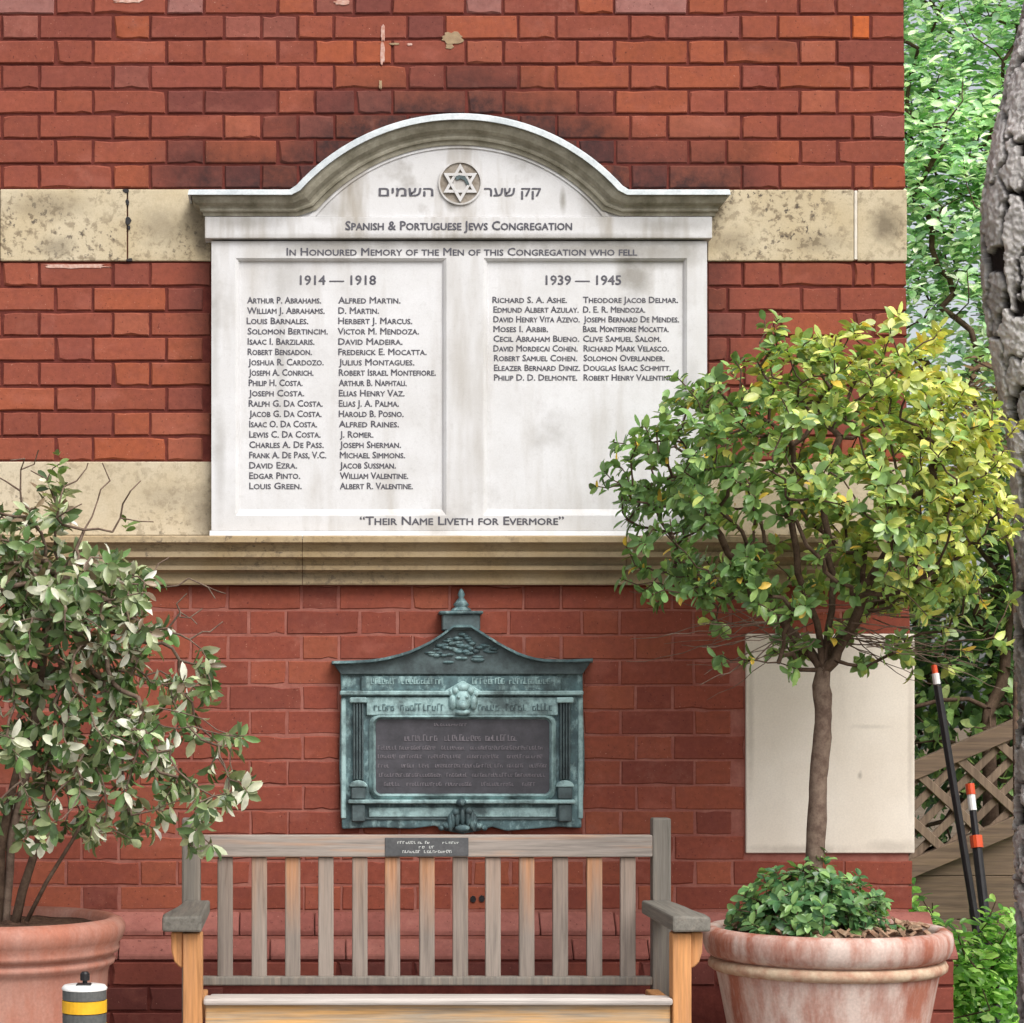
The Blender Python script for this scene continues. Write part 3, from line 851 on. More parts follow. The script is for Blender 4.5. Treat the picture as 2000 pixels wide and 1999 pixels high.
# ------------------------------------------------------------------ bronze plaque
brz = empty('bronze_plaque', (X(900), -.01, Z(1620)))
tag(brz, 'green patinated bronze wall plaque with ogee canopy above the garden bench', 'plaque')
B0 = .028
out = [(664, 1296), (1138, 1294), (1139, 1380), (1142, 1470), (1141, 1540), (1136, 1590), (1136, 1618), (1090, 1616), (1040, 1620), (990, 1624), (960, 1616), (935, 1624),
       (905, 1630), (870, 1624), (850, 1614), (800, 1620), (740, 1617), (668, 1620), (666, 1560), (663, 1500), (664, 1420), (667, 1370)]
MB().prism_y([(X(x, B0), Z(y, B0)) for x, y in out[::-1]], -B0, .0).obj('back_plate', MT['bronze'], brz, .004, 2)
# gable (ogee) with eaves
og = [(648, 1293), (690, 1292), (724, 1290), (752, 1286), (780, 1279), (802, 1272), (822, 1263), (840, 1254), (858, 1243), (872, 1233), (886, 1222),
      (920, 1222), (936, 1232), (953, 1243), (972, 1255), (992, 1266), (1010, 1275), (1026, 1281), (1044, 1286), (1062, 1289), (1110, 1290), (1158, 1288)]
MB().prism_y([(X(x, .04), Z(y, .04)) for x, y in og + [(1138, 1318), (666, 1318)]], -.04, 0).obj('gable', MT['bronze_dark'], brz, .002)
ev = MB(); v_ = []
dd = .066
for (x, y) in og:
    v_ += [(X(x, 0), 0, Z(y - 1, 0)), (X(x, dd), -dd, Z(y - 1, dd)), (X(x, dd), -dd, Z(y + 4, dd)), (X(x, 0.03), -.03, Z(y + 7, .03))]
ev.add(v_, [(i * 4 + j, i * 4 + j + 1, (i + 1) * 4 + j + 1, (i + 1) * 4 + j) for i in range(len(og) - 1) for j in range(3)])
can = ev.obj('canopy', MT['bronze'], brz)
MB().box(X(864, .05), X(938, .05), -.05, 0, Z(1232, .05), Z(1200, .05)).obj('finial_block', MT['bronze_dark'], brz, .003)
MB().box(X(858, .06), X(944, .06), -.06, 0, Z(1200.5, .06), Z(1194, .06)).obj('finial_cap', MT['bronze'], brz, .003)
zf = [(0.0, 1150), (4, 1154), (7, 1162), (5, 1168), (11, 1176), (16, 1182), (12, 1186), (18, 1190), (21, 1194)]
lathe([(L(r, .03), Z(y, .03)) for r, y in zf], X(901, .03), -.026, 16).obj('finial', MT['bronze'], brz, smooth=True)
# gable foliage relief
rr = random.Random(3)
gi = []
for k in range(60):
    a = rr.random() * 6.28; u = rr.random() ** .6
    px_ = 902 + 70 * u * math.cos(a); py_ = 1262 + 36 * u * math.sin(a)
    if py_ < 1234 + abs(px_ - 903) * .55: continue
    gi.append((px_, py_, 5 + 7 * rr.random(), 2 + 2.5 * rr.random(), .041, .003 + .005 * rr.random()))
for (x_, y_) in ((903, 1240), (892, 1248), (914, 1248), (884, 1258), (922, 1258), (870, 1266), (936, 1266), (858, 1262), (948, 1262), (903, 1262), (896, 1274), (910, 1274)):
    gi.append((x_, y_, 8, 4, .042, .008))
def blobs(items, seed):
    bm = bmesh.new()
    for (px, py, rx, ry, d, rd) in items:
        g = bmesh.ops.create_uvsphere(bm, u_segments=12, v_segments=8, radius=1)
        for v in g['verts']:
            v.co = Vector((X(px, d) + v.co.x * L(rx, d), -d + v.co.y * rd, Z(py, d) + v.co.z * L(ry, d)))
    m = bpy.data.meshes.new('carving'); bm.to_mesh(m); bm.free(); return m
tag(mobj('gable_foliage', blobs(gi, 3), MT['bronze'], brz, True), kind='stuff')
# friezes
MB().box(X(705, .038), X(1096, .038), -.038, -.02, Z(1350, .038), Z(1322, .038)).obj('frieze', MT['bronze'], brz, .002)
strokes([(724, 776), (784, 862), (922, 985), (994, 1074)], 1337, 13, .038, .0025, 5, 1.7).obj('worn_lettering', MT['bronze_pale'], brz)['kind'] = 'stuff'
MB().box(X(664, .05), X(1140, .05), -.05, -.02, Z(1359, .05), Z(1350, .05)).obj('ledge', MT['bronze_pale'], brz, .003)
MB().box(X(716, .040), X(1090, .040), -.040, -.02, Z(1398, .040), Z(1363, .040)).obj('frieze', MT['bronze_pale'], brz, .002)
strokes([(730, 772), (782, 866), (934, 976), (988, 1030), (1040, 1078)], 1389, 15, .040, .0025, 8, 2.0).obj('worn_lettering', MT['bronze'], brz)['kind'] = 'stuff'
for (x0_, x1_) in ((666, 676), (1129, 1139)):
    MB().box(X(x0_, .034), X(x1_, .034), -.034, -.02, Z(1600, .034), Z(1364, .034)).obj('edge_strip', MT['bronze_pale'], brz, .003)
# inscription panel and its frame
def rrect(x0, x1, y0, y1, r, n=5):
    pts = []
    for (cx, cy, a0) in ((x1 - r, y0 + r, -90), (x1 - r, y1 - r, 0), (x0 + r, y1 - r, 90), (x0 + r, y0 + r, 180)):
        for i in range(n + 1):
            a = math.radians(a0 + 90 * i / n); pts.append((cx + r * math.cos(a), cy + r * math.sin(a)))
    return pts
def frame(x0, x1, y0, y1, w, r, dlo, dhi, mat, name):
    a = rrect(x0 - w, x1 + w, y0 - w, y1 + w, r + w); m_ = rrect(x0 - w * .4, x1 + w * .4, y0 - w * .4, y1 + w * .4, r + w * .4); b = rrect(x0, x1, y0, y1, r)
    n = len(a); m = MB()
    V = lambda p, d: (X(p[0], d), -d, Z(p[1], d))
    m.add([V(p, dlo) for p in a] + [V(p, dhi) for p in m_] + [V(p, dlo - .004) for p in b],
          [(i, (i + 1) % n, n + (i + 1) % n, n + i) for i in range(n)] + [(n + i, n + (i + 1) % n, 2 * n + (i + 1) % n, 2 * n + i) for i in range(n)])
    m.obj(name, mat, brz)
pn = MB().prism_y([(X(p[0], .031), Z(p[1], .031)) for p in rrect(733, 1073, 1405, 1551, 10)], -.031, -.02).obj('inscription_panel', MT['bronze_panel'], brz)
frame(735, 1072, 1407, 1550, 14, 9, .031, .046, MT['bronze_pale'], 'panel_frame')
LN = [([(848, 914)], 1419, 6), ([(790, 856), (868, 938), (948, 1012)], 1448, 13), ([(738, 776), (780, 850), (862, 910), (918, 1060)], 1465, 8),
      ([(738, 772), (780, 824), (836, 900), (912, 974), (990, 1060)], 1482, 8), ([(738, 760), (784, 808), (818, 838), (850, 960), (966, 984), (990, 1022), (1034, 1068)], 1500, 8),
      ([(740, 862), (872, 912), (922, 1000), (1006, 1066)], 1518, 8), ([(750, 784), (794, 862), (870, 920), (940, 1004), (1020, 1048)], 1536, 8)]
for i, (w, y, h) in enumerate(LN):
    strokes(w, y, h, .031, .002, 20 + i, 1.25 if h < 10 else 1.7).obj('worn_lettering', MT['bronze_letter'], pn)['kind'] = 'stuff'
# pilasters
for (a, b) in ((689, 711), (1093, 1115)):
    p = MB()
    for q in range(4):
        x0 = a + (b - a) * q / 4 + .8; x1 = a + (b - a) * (q + 1) / 4 - .8
        p.box(X(x0, .046), X(x1, .046), -.046, -.02, Z(1524, .046), Z(1374, .046))
    sh = p.obj('pilaster', MT['bronze_dark'], brz, .002)
    MB().box(X(a - 6, .052), X(b + 6, .052), -.052, -.02, Z(1374, .052), Z(1363, .052)).obj('capital', MT['bronze_pale'], sh, .003)
    MB().prism_y([(X(a + (b - a) / 2 + 18 * math.cos(t_), .052), Z(1538 - 13 * math.sin(t_), .052)) for t_ in [math.pi * i / 10 for i in range(11)]], -.052, -.02).obj('base_arch', MT['bronze_pale'], sh, .002)
    MB().box(X(a - 3, .05), X(b + 3, .05), -.05, -.02, Z(1562, .05), Z(1538.5, .05)).obj('base_block', MT['bronze_dark'], sh, .003)
    MB().box(X(a - 2, .048), X(b + 2, .048), -.048, -.02, Z(1606, .048), Z(1572, .048)).obj('foot_block', MT['bronze_dark'], sh, .003)
MB().box(X(680, .056), X(1124, .056), -.056, -.02, Z(1571, .056), Z(1563, .056)).obj('ledge', MT['bronze_pale'], brz, .003)
MB().box(X(720, .036), X(1086, .036), -.036, -.02, Z(1597, .036), Z(1578, .036)).obj('frieze', MT['bronze_pale'], brz, .002)
MB().box(X(700, .034), X(1100, .034), -.034, -.02, Z(1602, .034), Z(1598, .034)).obj('ledge', MT['bronze_dark'], brz, .001)
# carved mask at the top, shell at the bottom
def blobs(items, seed):
    bm = bmesh.new()
    for (px, py, rx, ry, d, rd) in items:
        g = bmesh.ops.create_uvsphere(bm, u_segments=12, v_segments=8, radius=1)
        for v in g['verts']:
            v.co = Vector((X(px, d) + v.co.x * L(rx, d), -d + v.co.y * rd, Z(py, d) + v.co.z * L(ry, d)))
    m = bpy.data.meshes.new('carving'); bm.to_mesh(m); bm.free(); return m
mask = mobj('lion_mask', blobs([(904, 1368, 17, 22, .046, .016), (904, 1378, 9, 9, .056, .014), (896, 1362, 4, 4, .06, .006), (912, 1362, 4, 4, .06, .006), (904, 1344, 13, 9, .048, .012),
      (884, 1372, 8, 16, .044, .012), (925, 1372, 8, 16, .044, .012), (890, 1350, 8, 8, .046, .012), (919, 1350, 8, 8, .046, .012), (904, 1392, 16, 6, .05, .010), (880, 1354, 5, 7, .044, .01), (930, 1356, 5, 7, .044, .01)], 1), MT['bronze_pale'], brz, True)
MB().prism_y([(X(x, .044), Z(y, .044)) for x, y in ((866, 1352), (904, 1330), (942, 1352), (926, 1356), (904, 1345), (882, 1356))][::-1], -.046, -.03).obj('mask_pediment', MT['bronze_pale'], brz, .002)
items = [(901, 1568, 10, 7, .056, .012)]
for i in range(7):
    a = math.radians(-80 + 160 * i / 6)
    items.append((903 + 24 * math.sin(a), 1602 - 14 * math.cos(a) + 8, 6, 18, .046, .014))
items += [(875, 1614, 12, 7, .042, .012), (932, 1614, 12, 7, .042, .012), (903, 1618, 16, 8, .044, .012), (862, 1618, 6, 6, .04, .01), (946, 1618, 6, 6, .04, .01), (890, 1588, 8, 8, .05, .012), (916, 1586, 8, 8, .05, .012)]
mobj('shell_ornament', blobs(items, 2), MT['bronze'], brz, True)

# ------------------------------------------------------------------ garden bench
DB, DF = .42, .90
ben = empty('garden_bench', (X(830, .66), -.66, 0))
tag(ben, 'weathered grey and orange slatted wooden garden bench against the brick wall', 'bench')
def wb(x0, x1, y0, y1, d0, d1, mat, name, bev=.004, parent=None, drel=None):
    dr = drel if drel is not None else d1
    return MB().box(X(x0, dr), X(x1, dr), -d1, -d0, Z(y1, dr), Z(y0, dr)).obj(name, MT[mat], parent or ben, bev, 2)
for (a, b) in ((355, 391), (1275, 1311)):
    MB().box(X(a, DB), X(b, DB), -DB, -DB + .05, 0, Z(1599, DB)).obj('back_post', MT['wood_post'], ben, .005, 2)
rail = wb(391, 1275, 1632, 1675, DB - .035, DB, 'wood_rail', 'top_rail')
for q in range(13):
    cx = 440 + 65.5 * q
    j = (rnd.random() - .5) * 2
    wb(cx - 15 + j, cx + 15 + j, 1675.5, 1910, DB - .032, DB - .014 + .003 * rnd.random(), 'wood_slat', 'back_slat', .003, None, DB - .014)
wb(391, 1275, 1909, 1926, DB - .035, DB, 'wood_post', 'bottom_rail')
# seat slats, front to back (seat top about 0.44)
zs = Z(1949, DF)
sd = [(.46, .52), (.535, .595), (.61, .67), (.685, .745), (.76, .82), (.835, .905)]
for (a, b) in sd:
    dip = .046 * (1 - (a - .46) / .375) + .006 * math.sin((a - .42) / .48 * math.pi)
    MB().box(X(397, DF), X(1314, DF), -b, -a, zs - .018 - dip, zs - dip).obj('seat_slat', MT['wood_seat'], ben, .006, 2)
MB().box(X(400, DF), X(1312, DF), -.885, -.855, zs - .11, zs - .0195).obj('front_apron', MT['wood_apron'], ben, .004, 2)
for (a, b) in ((357, 395), (1314, 1351)):
    MB().box(X(a, DF), X(b, DF), -DF, -DF + .058, 0, Z(1824, DF)).obj('front_leg', MT['wood_leg'], ben, .004, 2)
    MB().box(X(a + 4, DF), X(b - 4, DF), -DF + .058, -DB, zs - .09, zs - .04).obj('side_rail', MT['wood_leg'], ben, .004, 2)
for side, (fa, fb, ra, rb) in ((-1, (316, 394, 362, 394)), (1, (1314, 1390, 1274, 1308))):
    m = MB(); dF, dR = DF + .03, DB - .002
    zt_, zb_ = Z(1793, dF), Z(1822, dF)
    inn = (X(fb, dF) if side < 0 else X(fa, dF)); outx = (X(fa, dF) if side < 0 else X(fb, dF))
    rin = inn; rout = X(ra, dR) if side < 0 else X(rb, dR)
    # plan outline: wide at the front, narrowing with a curve to the post
    pl = [(inn, -dF), (outx, -dF + .012), (outx + side * .004, -dF + .10), (outx - side * .006, -dF + .20), (rout + side * .012, -dF + .33), (rout, -dR), (rin, -dR)]
    n = len(pl)
    m.add([(x, y, zb_) for x, y in pl] + [(x, y, zt_ + (.004 if i == 0 else 0)) for i, (x, y) in enumerate(pl)],
          [(i, (i + 1) % n, n + (i + 1) % n, n + i) for i in range(n)] + [tuple(range(n))[::-1], tuple(range(n, 2 * n))])
    m.obj('armrest', MT['wood_arm'], ben, .006, 2)
    # bracket under the arm
    xo = X(357, DF) if side < 0 else X(1351, DF)
    e = L(24, DF) * side
    zt2, zb2 = Z(1823, DF), Z(1893, DF)
    MB().prism_y([(xo, zt2), (xo + e, zt2), (xo + e * .95, zt2 - .05), (xo + e * .7, zb2 + .015), (xo + e * .3, zb2 + .002), (xo, zb2)], -DF + .014, -DF + .046).obj('arm_bracket', MT['wood_leg'], ben, .003)
npl = MB().box(X(752, DB + .003), X(915, DB + .003), -DB - .003, -DB + .002, Z(1673, DB), Z(1637, DB)).obj('name_plate', MT['plate'], rail, .001)
strokes([(776, 812), (816, 826), (830, 838), (864, 896)], 1649, 5.5, DB + .003, .0008, 40, 1.3).obj('plate_lettering', MT['plate_letter'], rail)['kind'] = 'stuff'
strokes([(818, 830), (838, 850)], 1658, 5.5, DB + .003, .0008, 41, 1.3).obj('plate_lettering', MT['plate_letter'], rail)['kind'] = 'stuff'
strokes([(786, 822), (828, 882)], 1667, 6, DB + .003, .0008, 42, 1.3).obj('plate_lettering', MT['plate_letter'], rail)['kind'] = 'stuff'

# ------------------------------------------------------------------ pots
def pot(name, cpx, d, prof, mat, ringprof, ringmat, soil_py, label, inner):
    cx = X(cpx, d)
    root = empty(name, (cx, -d, 0))
    tag(root, label, 'plant pot', 'terracotta pots at the bench ends')
    P = [(L(r, d), Z(y, d)) for r, y in prof]
    lathe(P, cx, -d, 72, .0035).obj('pot_body', mat, root, smooth=True)
    if ringprof:
        lathe([(L(r, d), Z(y, d)) for r, y in ringprof], cx, -d, 72, .0035).obj('pot_ring', ringmat, root, smooth=True)
    zs_ = Z(soil_py, d); ri = L(inner, d)
    m = MB(); n = 40; vs_ = [(cx, -d, zs_ + .02)]; fs_ = []
    for j in range(1, 6):
        for i in range(n):
            a = 2 * math.pi * i / n; r = ri * j / 5
            vs_.append((cx + r * math.cos(a), -d + r * math.sin(a), zs_ + .02 * (1 - (j / 5) ** 2) + (rnd.random() - .5) * .012))
    for i in range(n): fs_.append((0, 1 + i, 1 + (i + 1) % n))
    for j in range(4):
        for i in range(n): fs_.append((1 + j * n + i, 1 + (j + 1) * n + i, 1 + (j + 1) * n + (i + 1) % n, 1 + j * n + (i + 1) % n))
    m.add(vs_, fs_).obj('soil', MT['soil'], root)
    return root, cx, zs_
zb = lambda d: EY + (EZ - .0) * S * D / (D - d)
dR_, dL_ = .65, .90
potR, pRx, pRz = pot('terracotta_pot', 1615, dR_, [(150, zb(dR_)), (160, zb(dR_) - 30), (193, 2000), (206, 1930), (213, 1896), (214, 1870), (222, 1868), (231, 1862), (237, 1848), (239, 1832), (236, 1818), (226, 1811), (214, 1811), (206, 1818), (202, 1850), (196, 1900)],
            MT['terra_wash'], [(212, 1896), (219, 1895), (227, 1889), (228, 1881), (224, 1873), (212, 1871)], MT['ring'], 1826, 'whitewashed terracotta pot with cream ring right of the bench', 205)
potL, pLx, pLz = pot('terracotta_pot', 5, dL_, [(165, zb(dL_)), (175, zb(dL_) - 30), (201, 2000), (204, 1940), (207, 1897), (210, 1886), (219, 1880), (221, 1872), (214, 1866), (216, 1861), (226, 1858), (229, 1850), (226, 1842), (234, 1832), (239, 1818), (239, 1806), (232, 1796), (218, 1790), (207, 1793), (202, 1804), (198, 1850)],
            MT['terra'], None, None, 1812, 'plain orange terracotta pot left of the bench', 205)
# bark mulch chips in the right pot
mc = MB(); rr = random.Random(12)
for k in range(150):
    a = rr.random() * 6.28; r = math.sqrt(rr.random()) * L(195, dR_)
    c = Vector((pRx + r * math.cos(a), -dR_ + r * math.sin(a), pRz + .016 + .012 * rr.random()))
    e = Euler((rr.random() * .9, rr.random() * .9, rr.random() * 6.28)).to_matrix()
    sx_, sy_, sz_ = .006 + .012 * rr.random(), .004 + .005 * rr.random(), .003
    vs_ = [c + e @ Vector((x * sx_, y * sy_, z * sz_)) for z in (-1, 1) for y in (-1, 1) for x in (-1, 1)]
    mc.add(vs_, [(0, 2, 3, 1), (4, 5, 7, 6), (0, 1, 5, 4), (2, 6, 7, 3), (0, 4, 6, 2), (1, 3, 7, 5)])
MT['mulch'] = mat_simple('bark_mulch', lin(130, 96, 76), lin(176, 150, 126), 60, .9, .1, .2)
tag(mc.obj('bark_mulch', MT['mulch'], potR), kind='stuff')

# ------------------------------------------------------------------ bollard
dB_ = 1.5
bol = empty('striped_bollard', (X(165, dB_), -dB_, 0))
tag(bol, 'short bollard with yellow and grey bands and a white top beside the left pot', 'bollard')
br_ = L(43, dB_); bx = X(165, dB_)
zc_ = Z(1930, dB_)
lathe([(br_ - .003, 0), (br_ - .003, zc_ - .008)], bx, -dB_, 32).obj('bollard_core', MT['greyband'], bol, smooth=True)
def band(y0, y1, mat, r=0): lathe([(br_ - .003, Z(y1, dB_)), (br_ + r, Z(y1, dB_) + .001), (br_ + r, Z(y0, dB_) - .001), (br_ - .003, Z(y0, dB_))], bx, -dB_, 32).obj('bollard_band', mat, bol, smooth=False)
yb = 1933
for k in range(9):
    band(yb, yb + 20, MT['greyband']); band(yb + 20.5, yb + 45, MT['yellow'], .001); yb += 45.5
cp = lathe([(br_ + .001, zc_ - .004), (br_ + .002, zc_), (br_ - .003, zc_ + .006), (0.0001, zc_ + .008)], bx, -dB_, 32).obj('bollard_cap', MT['white'], bol, smooth=True)
lathe([(.0055, zc_ + .006), (.0055, zc_ + .016), (.011, zc_ + .017), (.011, zc_ + .032), (.007, zc_ + .037), (.0001, zc_ + .037)], bx + .001, -dB_, 12).obj('locking_knob', MT['black'], cp)
MB().box(bx - .018, bx + .016, -dB_ - .02, -dB_ + .01, zc_ + .005, zc_ + .0105).obj('hasp', MT['black'], cp, .002)

# ------------------------------------------------------------------ foliage tools
LT = np.array([(0, 0, 0), (.28, -.40, .07), (.28, 0, 0), (.28, .40, .07), (.60, -.50, .06), (.60, 0, -.03), (.60, .50, .06), (.86, -.30, -.02), (.86, 0, -.09), (.86, .30, -.02), (1, 0, -.15)], float)
LF = [(0, 2, 1), (0, 3, 2), (1, 2, 5, 4), (2, 3, 6, 5), (4, 5, 8, 7), (5, 6, 9, 8), (7, 8, 10), (8, 9, 10)]
def unit(v): return v / np.maximum(np.linalg.norm(v, axis=-1, keepdims=True), 1e-9)
def leaf_frames(dirs, ups):
    x = unit(dirs); y = unit(np.cross(ups, x)); z = np.cross(x, y)
    return np.stack([x, y, z], 2)          # columns
def leaf_mesh(name, pos, R, ln, wd, col, mat, parent, kind='stuff'):
    n = len(pos)
    T = LT[None, :, :] * np.stack([ln, wd, ln * (.2 + 1.3 * np.random.RandomState(n).rand(n))], 1)[:, None, :]
    V = np.einsum('nij,nkj->nki', R, T) + pos[:, None, :]
    V = V.reshape(-1, 3)
    k = len(LT)
    loops = []; starts = []; totals = []
    tmpl = np.concatenate([np.array(f) for f in LF]); tot = np.array([len(f) for f in LF])
    lo = (tmpl[None, :] + (np.arange(n) * k)[:, None]).ravel()
    to = np.tile(tot, n); stt = np.concatenate([[0], np.cumsum(to)[:-1]])
    me = bpy.data.meshes.new(name)
    me.vertices.add(len(V)); me.vertices.foreach_set('co', V.ravel())
    me.loops.add(len(lo)); me.loops.foreach_set('vertex_index', lo.astype(np.int32))
    me.polygons.add(len(to)); me.polygons.foreach_set('loop_start', stt.astype(np.int32)); me.polygons.foreach_set('loop_total', to.astype(np.int32))
    me.polygons.foreach_set('use_smooth', np.ones(len(to), bool))
    me.update(calc_edges=True); me.validate()
    a = me.color_attributes.new('Col', 'FLOAT_COLOR', 'POINT')
    cc = np.repeat(np.concatenate([col, np.ones((n, 1))], 1), k, 0)
    a.data.foreach_set('color', cc.ravel().astype(np.float32))
    o = mobj(name, me, mat, parent)
    if kind: o['kind'] = kind
    return o

def grow(root, targets, step=.05, jit=.006, bias=.35, sag=.0, rs=None, limbs=()):
    rs = rs or nrs
    P = [np.array(p, float) for p in root]; par = [-1] + list(range(len(root) - 1)); plen = [0.0]
    for i in range(1, len(P)): plen.append(plen[-1] + np.linalg.norm(P[i] - P[i - 1]))
    first = len(P) - 1
    for (at_, pts_) in limbs:
        prev = at_
        for p in pts_:
            P.append(np.array(p, float)); par.append(prev); plen.append(plen[prev] + np.linalg.norm(P[-1] - P[prev])); prev = len(P) - 1
    if limbs: first = 1
    order = np.argsort([np.linalg.norm(t - P[first]) for t in targets])
    tips = [None] * len(targets)
    for oi in order:
        tg = targets[oi]
        A = np.array(P[first:]); dist = np.linalg.norm(A - tg, axis=1)
        cost = dist + bias * np.array(plen[first:])
        b = int(np.argmin(cost)) + first
        dd = np.linalg.norm(tg - P[b]); n = max(1, int(math.ceil(dd / step)))
        a0 = P[b].copy(); bend = rs.normal(0, 1, 3) * dd * .08
        prev = b
        for i in range(1, n + 1):
            u = i / n
            p = a0 + (tg - a0) * u + bend * math.sin(u * math.pi) + (rs.normal(0, jit, 3) if i < n else 0)
            p[2] += sag * dd * math.sin(u * math.pi)
            P.append(p); par.append(prev); plen.append(plen[prev] + dd / n); prev = len(P) - 1
        tips[oi] = prev
    return P, par, tips
def branches_mesh(P, par, tips, r0, power, rmax, name, mat, parent, start=0, sides=5):
    cnt = np.zeros(len(P))
    for t_ in tips: cnt[t_] += 1
    for i in range(len(P) - 1, 0, -1):
        if par[i] >= 0: cnt[par[i]] += cnt[i]
    rad = np.minimum(r0 * np.maximum(cnt, 1) ** power, rmax)
    m = MB()
    for i in range(len(P)):
        if par[i] < start: continue
        a, b = Vector(P[par[i]]), Vector(P[i])
        t_ = (b - a)
        if t_.length < 1e-5: continue
        t_.normalize(); u = t_.orthogonal().normalized(); w = t_.cross(u)
        vs_ = []
        ra = min(rad[par[i]], rad[i] * 1.25)
        for (p, r) in ((a - t_ * ra * .3, ra), (b, rad[i])):
            for k in range(sides):
                an = 2 * math.pi * k / sides
                vs_.append(p + u * math.cos(an) * r + w * math.sin(an) * r)
        m.add(vs_, [(k, (k + 1) % sides, sides + (k + 1) % sides, sides + k) for k in range(sides)])
    me = bpy.data.meshes.new(name); me.from_pydata(m.v, [], m.f)
    return mobj(name, me, mat, parent, True), rad

def rosettes(tips, dirs, rs, nmin, nmax, lmin, lmax, aspect, droop, colfn, spread=.02):
    pos, dr, up, ln, wd, col = [], [], [], [], [], []
    for tp, d0 in zip(tips, dirs):
        d0 = unit(d0); n = rs.randint(nmin, nmax + 1)
        o = np.cross(d0, rs.normal(size=3)); o = unit(o); q = np.cross(d0, o)
        ph = rs.rand() * 6.28
        for k in range(n):
            a = ph + k * 2.4 + rs.normal(0, .2)
            el = .15 + .75 * rs.rand()
            v = d0 * el + (o * math.cos(a) + q * math.sin(a)) * 1.0
            v = v + np.array([0, 0, -droop * rs.rand()])
            pos.append(tp - d0 * spread * rs.rand() * 2); dr.append(v); up.append(d0 + rs.normal(0, .35, 3))
            l = lmin + (lmax - lmin) * rs.rand(); ln.append(l); wd.append(l * aspect * (.8 + .4 * rs.rand()))
            col.append(colfn(tp, rs))
    pos = np.array(pos); R = leaf_frames(np.array(dr), np.array(up))
    return pos, R, np.array(ln), np.array(wd), np.array(col)

def split_leaves(pos, R, ln, wd, col, nsep, mat, parent, nvar=10, label=None):
    """the leaves that face the camera largest in front become objects of their own"""
    camp = np.array([CX, -D, EZ])
    view = unit(camp - pos)
    face = np.abs(np.sum(view * R[:, :, 2], 1))
    score = face * ln * wd * 1e4 + 1.6 * (-(pos[:, 1] - pos[:, 1].mean())) / (pos[:, 1].std() + 1e-6) * .6
    sel = np.argsort(-score)[:nsep]
    msk = np.zeros(len(pos), bool); msk[sel] = True
    # colour variants
    cs = col[sel]; lum = cs.sum(1) + (cs[:, 0] - cs[:, 1]) * 2; od = np.argsort(lum)
    var = []
    for g in np.array_split(od, nvar):
        me = bpy.data.meshes.new('leaf'); me.from_pydata([tuple(p * np.array([1, 1, .9])) for p in LT], [], LF)
        a = me.color_attributes.new('Col', 'FLOAT_COLOR', 'POINT')
        c = list(cs[g].mean(0)) + [1.0]
        a.data.foreach_set('color', c * len(LT)); me.materials.append(mat)
        me.polygons.foreach_set('use_smooth', [True] * len(LF))
        var.append((me, g))
    for me, g in var:
        for i in g:
            j = sel[i]
            o = mobj('leaf', me, None, parent)
            M = Matrix([[R[j, a, b] * (ln[j], wd[j], ln[j])[b] for b in range(3)] + [pos[j, a]] for a in range(3)] + [[0, 0, 0, 1]])
            o.matrix_basis = M
    keep_ = ~msk
    leaf_mesh('foliage', pos[keep_], R[keep_], ln[keep_], wd[keep_], col[keep_], mat, parent)

MT['leaf_top'] = mat_leaf('glossy_topiary_leaf', .27, .28, 1.2)
MT['leaf_dusty'] = mat_leaf('dusty_shrub_leaf', .28, .22)
MT['leaf_bg'] = mat_leaf('hedge_leaf', .26, .45, 1.75, (1.0, 1.06, .8, 1))
def lc(*a): return np.array(lin(*a)[:3])

# ---- right: lollipop tree in the pot
dT = .62
tree = empty('potted_tree', (X(1600, dT), -dT, pRz))
tag(tree, 'round headed glossy green and yellow leaved tree on a bare stem in the whitewashed pot', 'tree')
def PW(px, py, d): return np.array([X(px, d), -d, Z(py, d)])
tpts = [(1588, 1840), (1586, 1760), (1590, 1690), (1596, 1600), (1598, 1520), (1606, 1440), (1608, 1385), (1606, 1350)]
tr = [19, 18, 17.5, 18, 17, 17, 17, 18]
trunkP = []; trunkR = []
for i in range(len(tpts) - 1):
    for k in range(4):
        u = k / 4
        trunkP.append(PW(tpts[i][0] * (1 - u) + tpts[i + 1][0] * u, tpts[i][1] * (1 - u) + tpts[i + 1][1] * u, dT)); trunkR.append(L(tr[i] * (1 - u) + tr[i + 1] * u, dT) * (1 + .05 * math.sin(i * 3 + k)))
trunkP.append(PW(1604, 1340, dT)); trunkR.append(L(17, dT)); trunkP.append(PW(1607, 1318, dT)); trunkR.append(L(15, dT)); trunkP.append(PW(1608, 1304, dT)); trunkR.append(L(11, dT))
tube(trunkP, trunkR, 12, .10, True, 4).obj('trunk', MT['bark_thin'], tree, smooth=True)
rs = np.random.RandomState(5)
tg = []; ctr = PW(1592, 985, dT)
rx, ry, rz = L(392, dT), .46, L(372, dT)
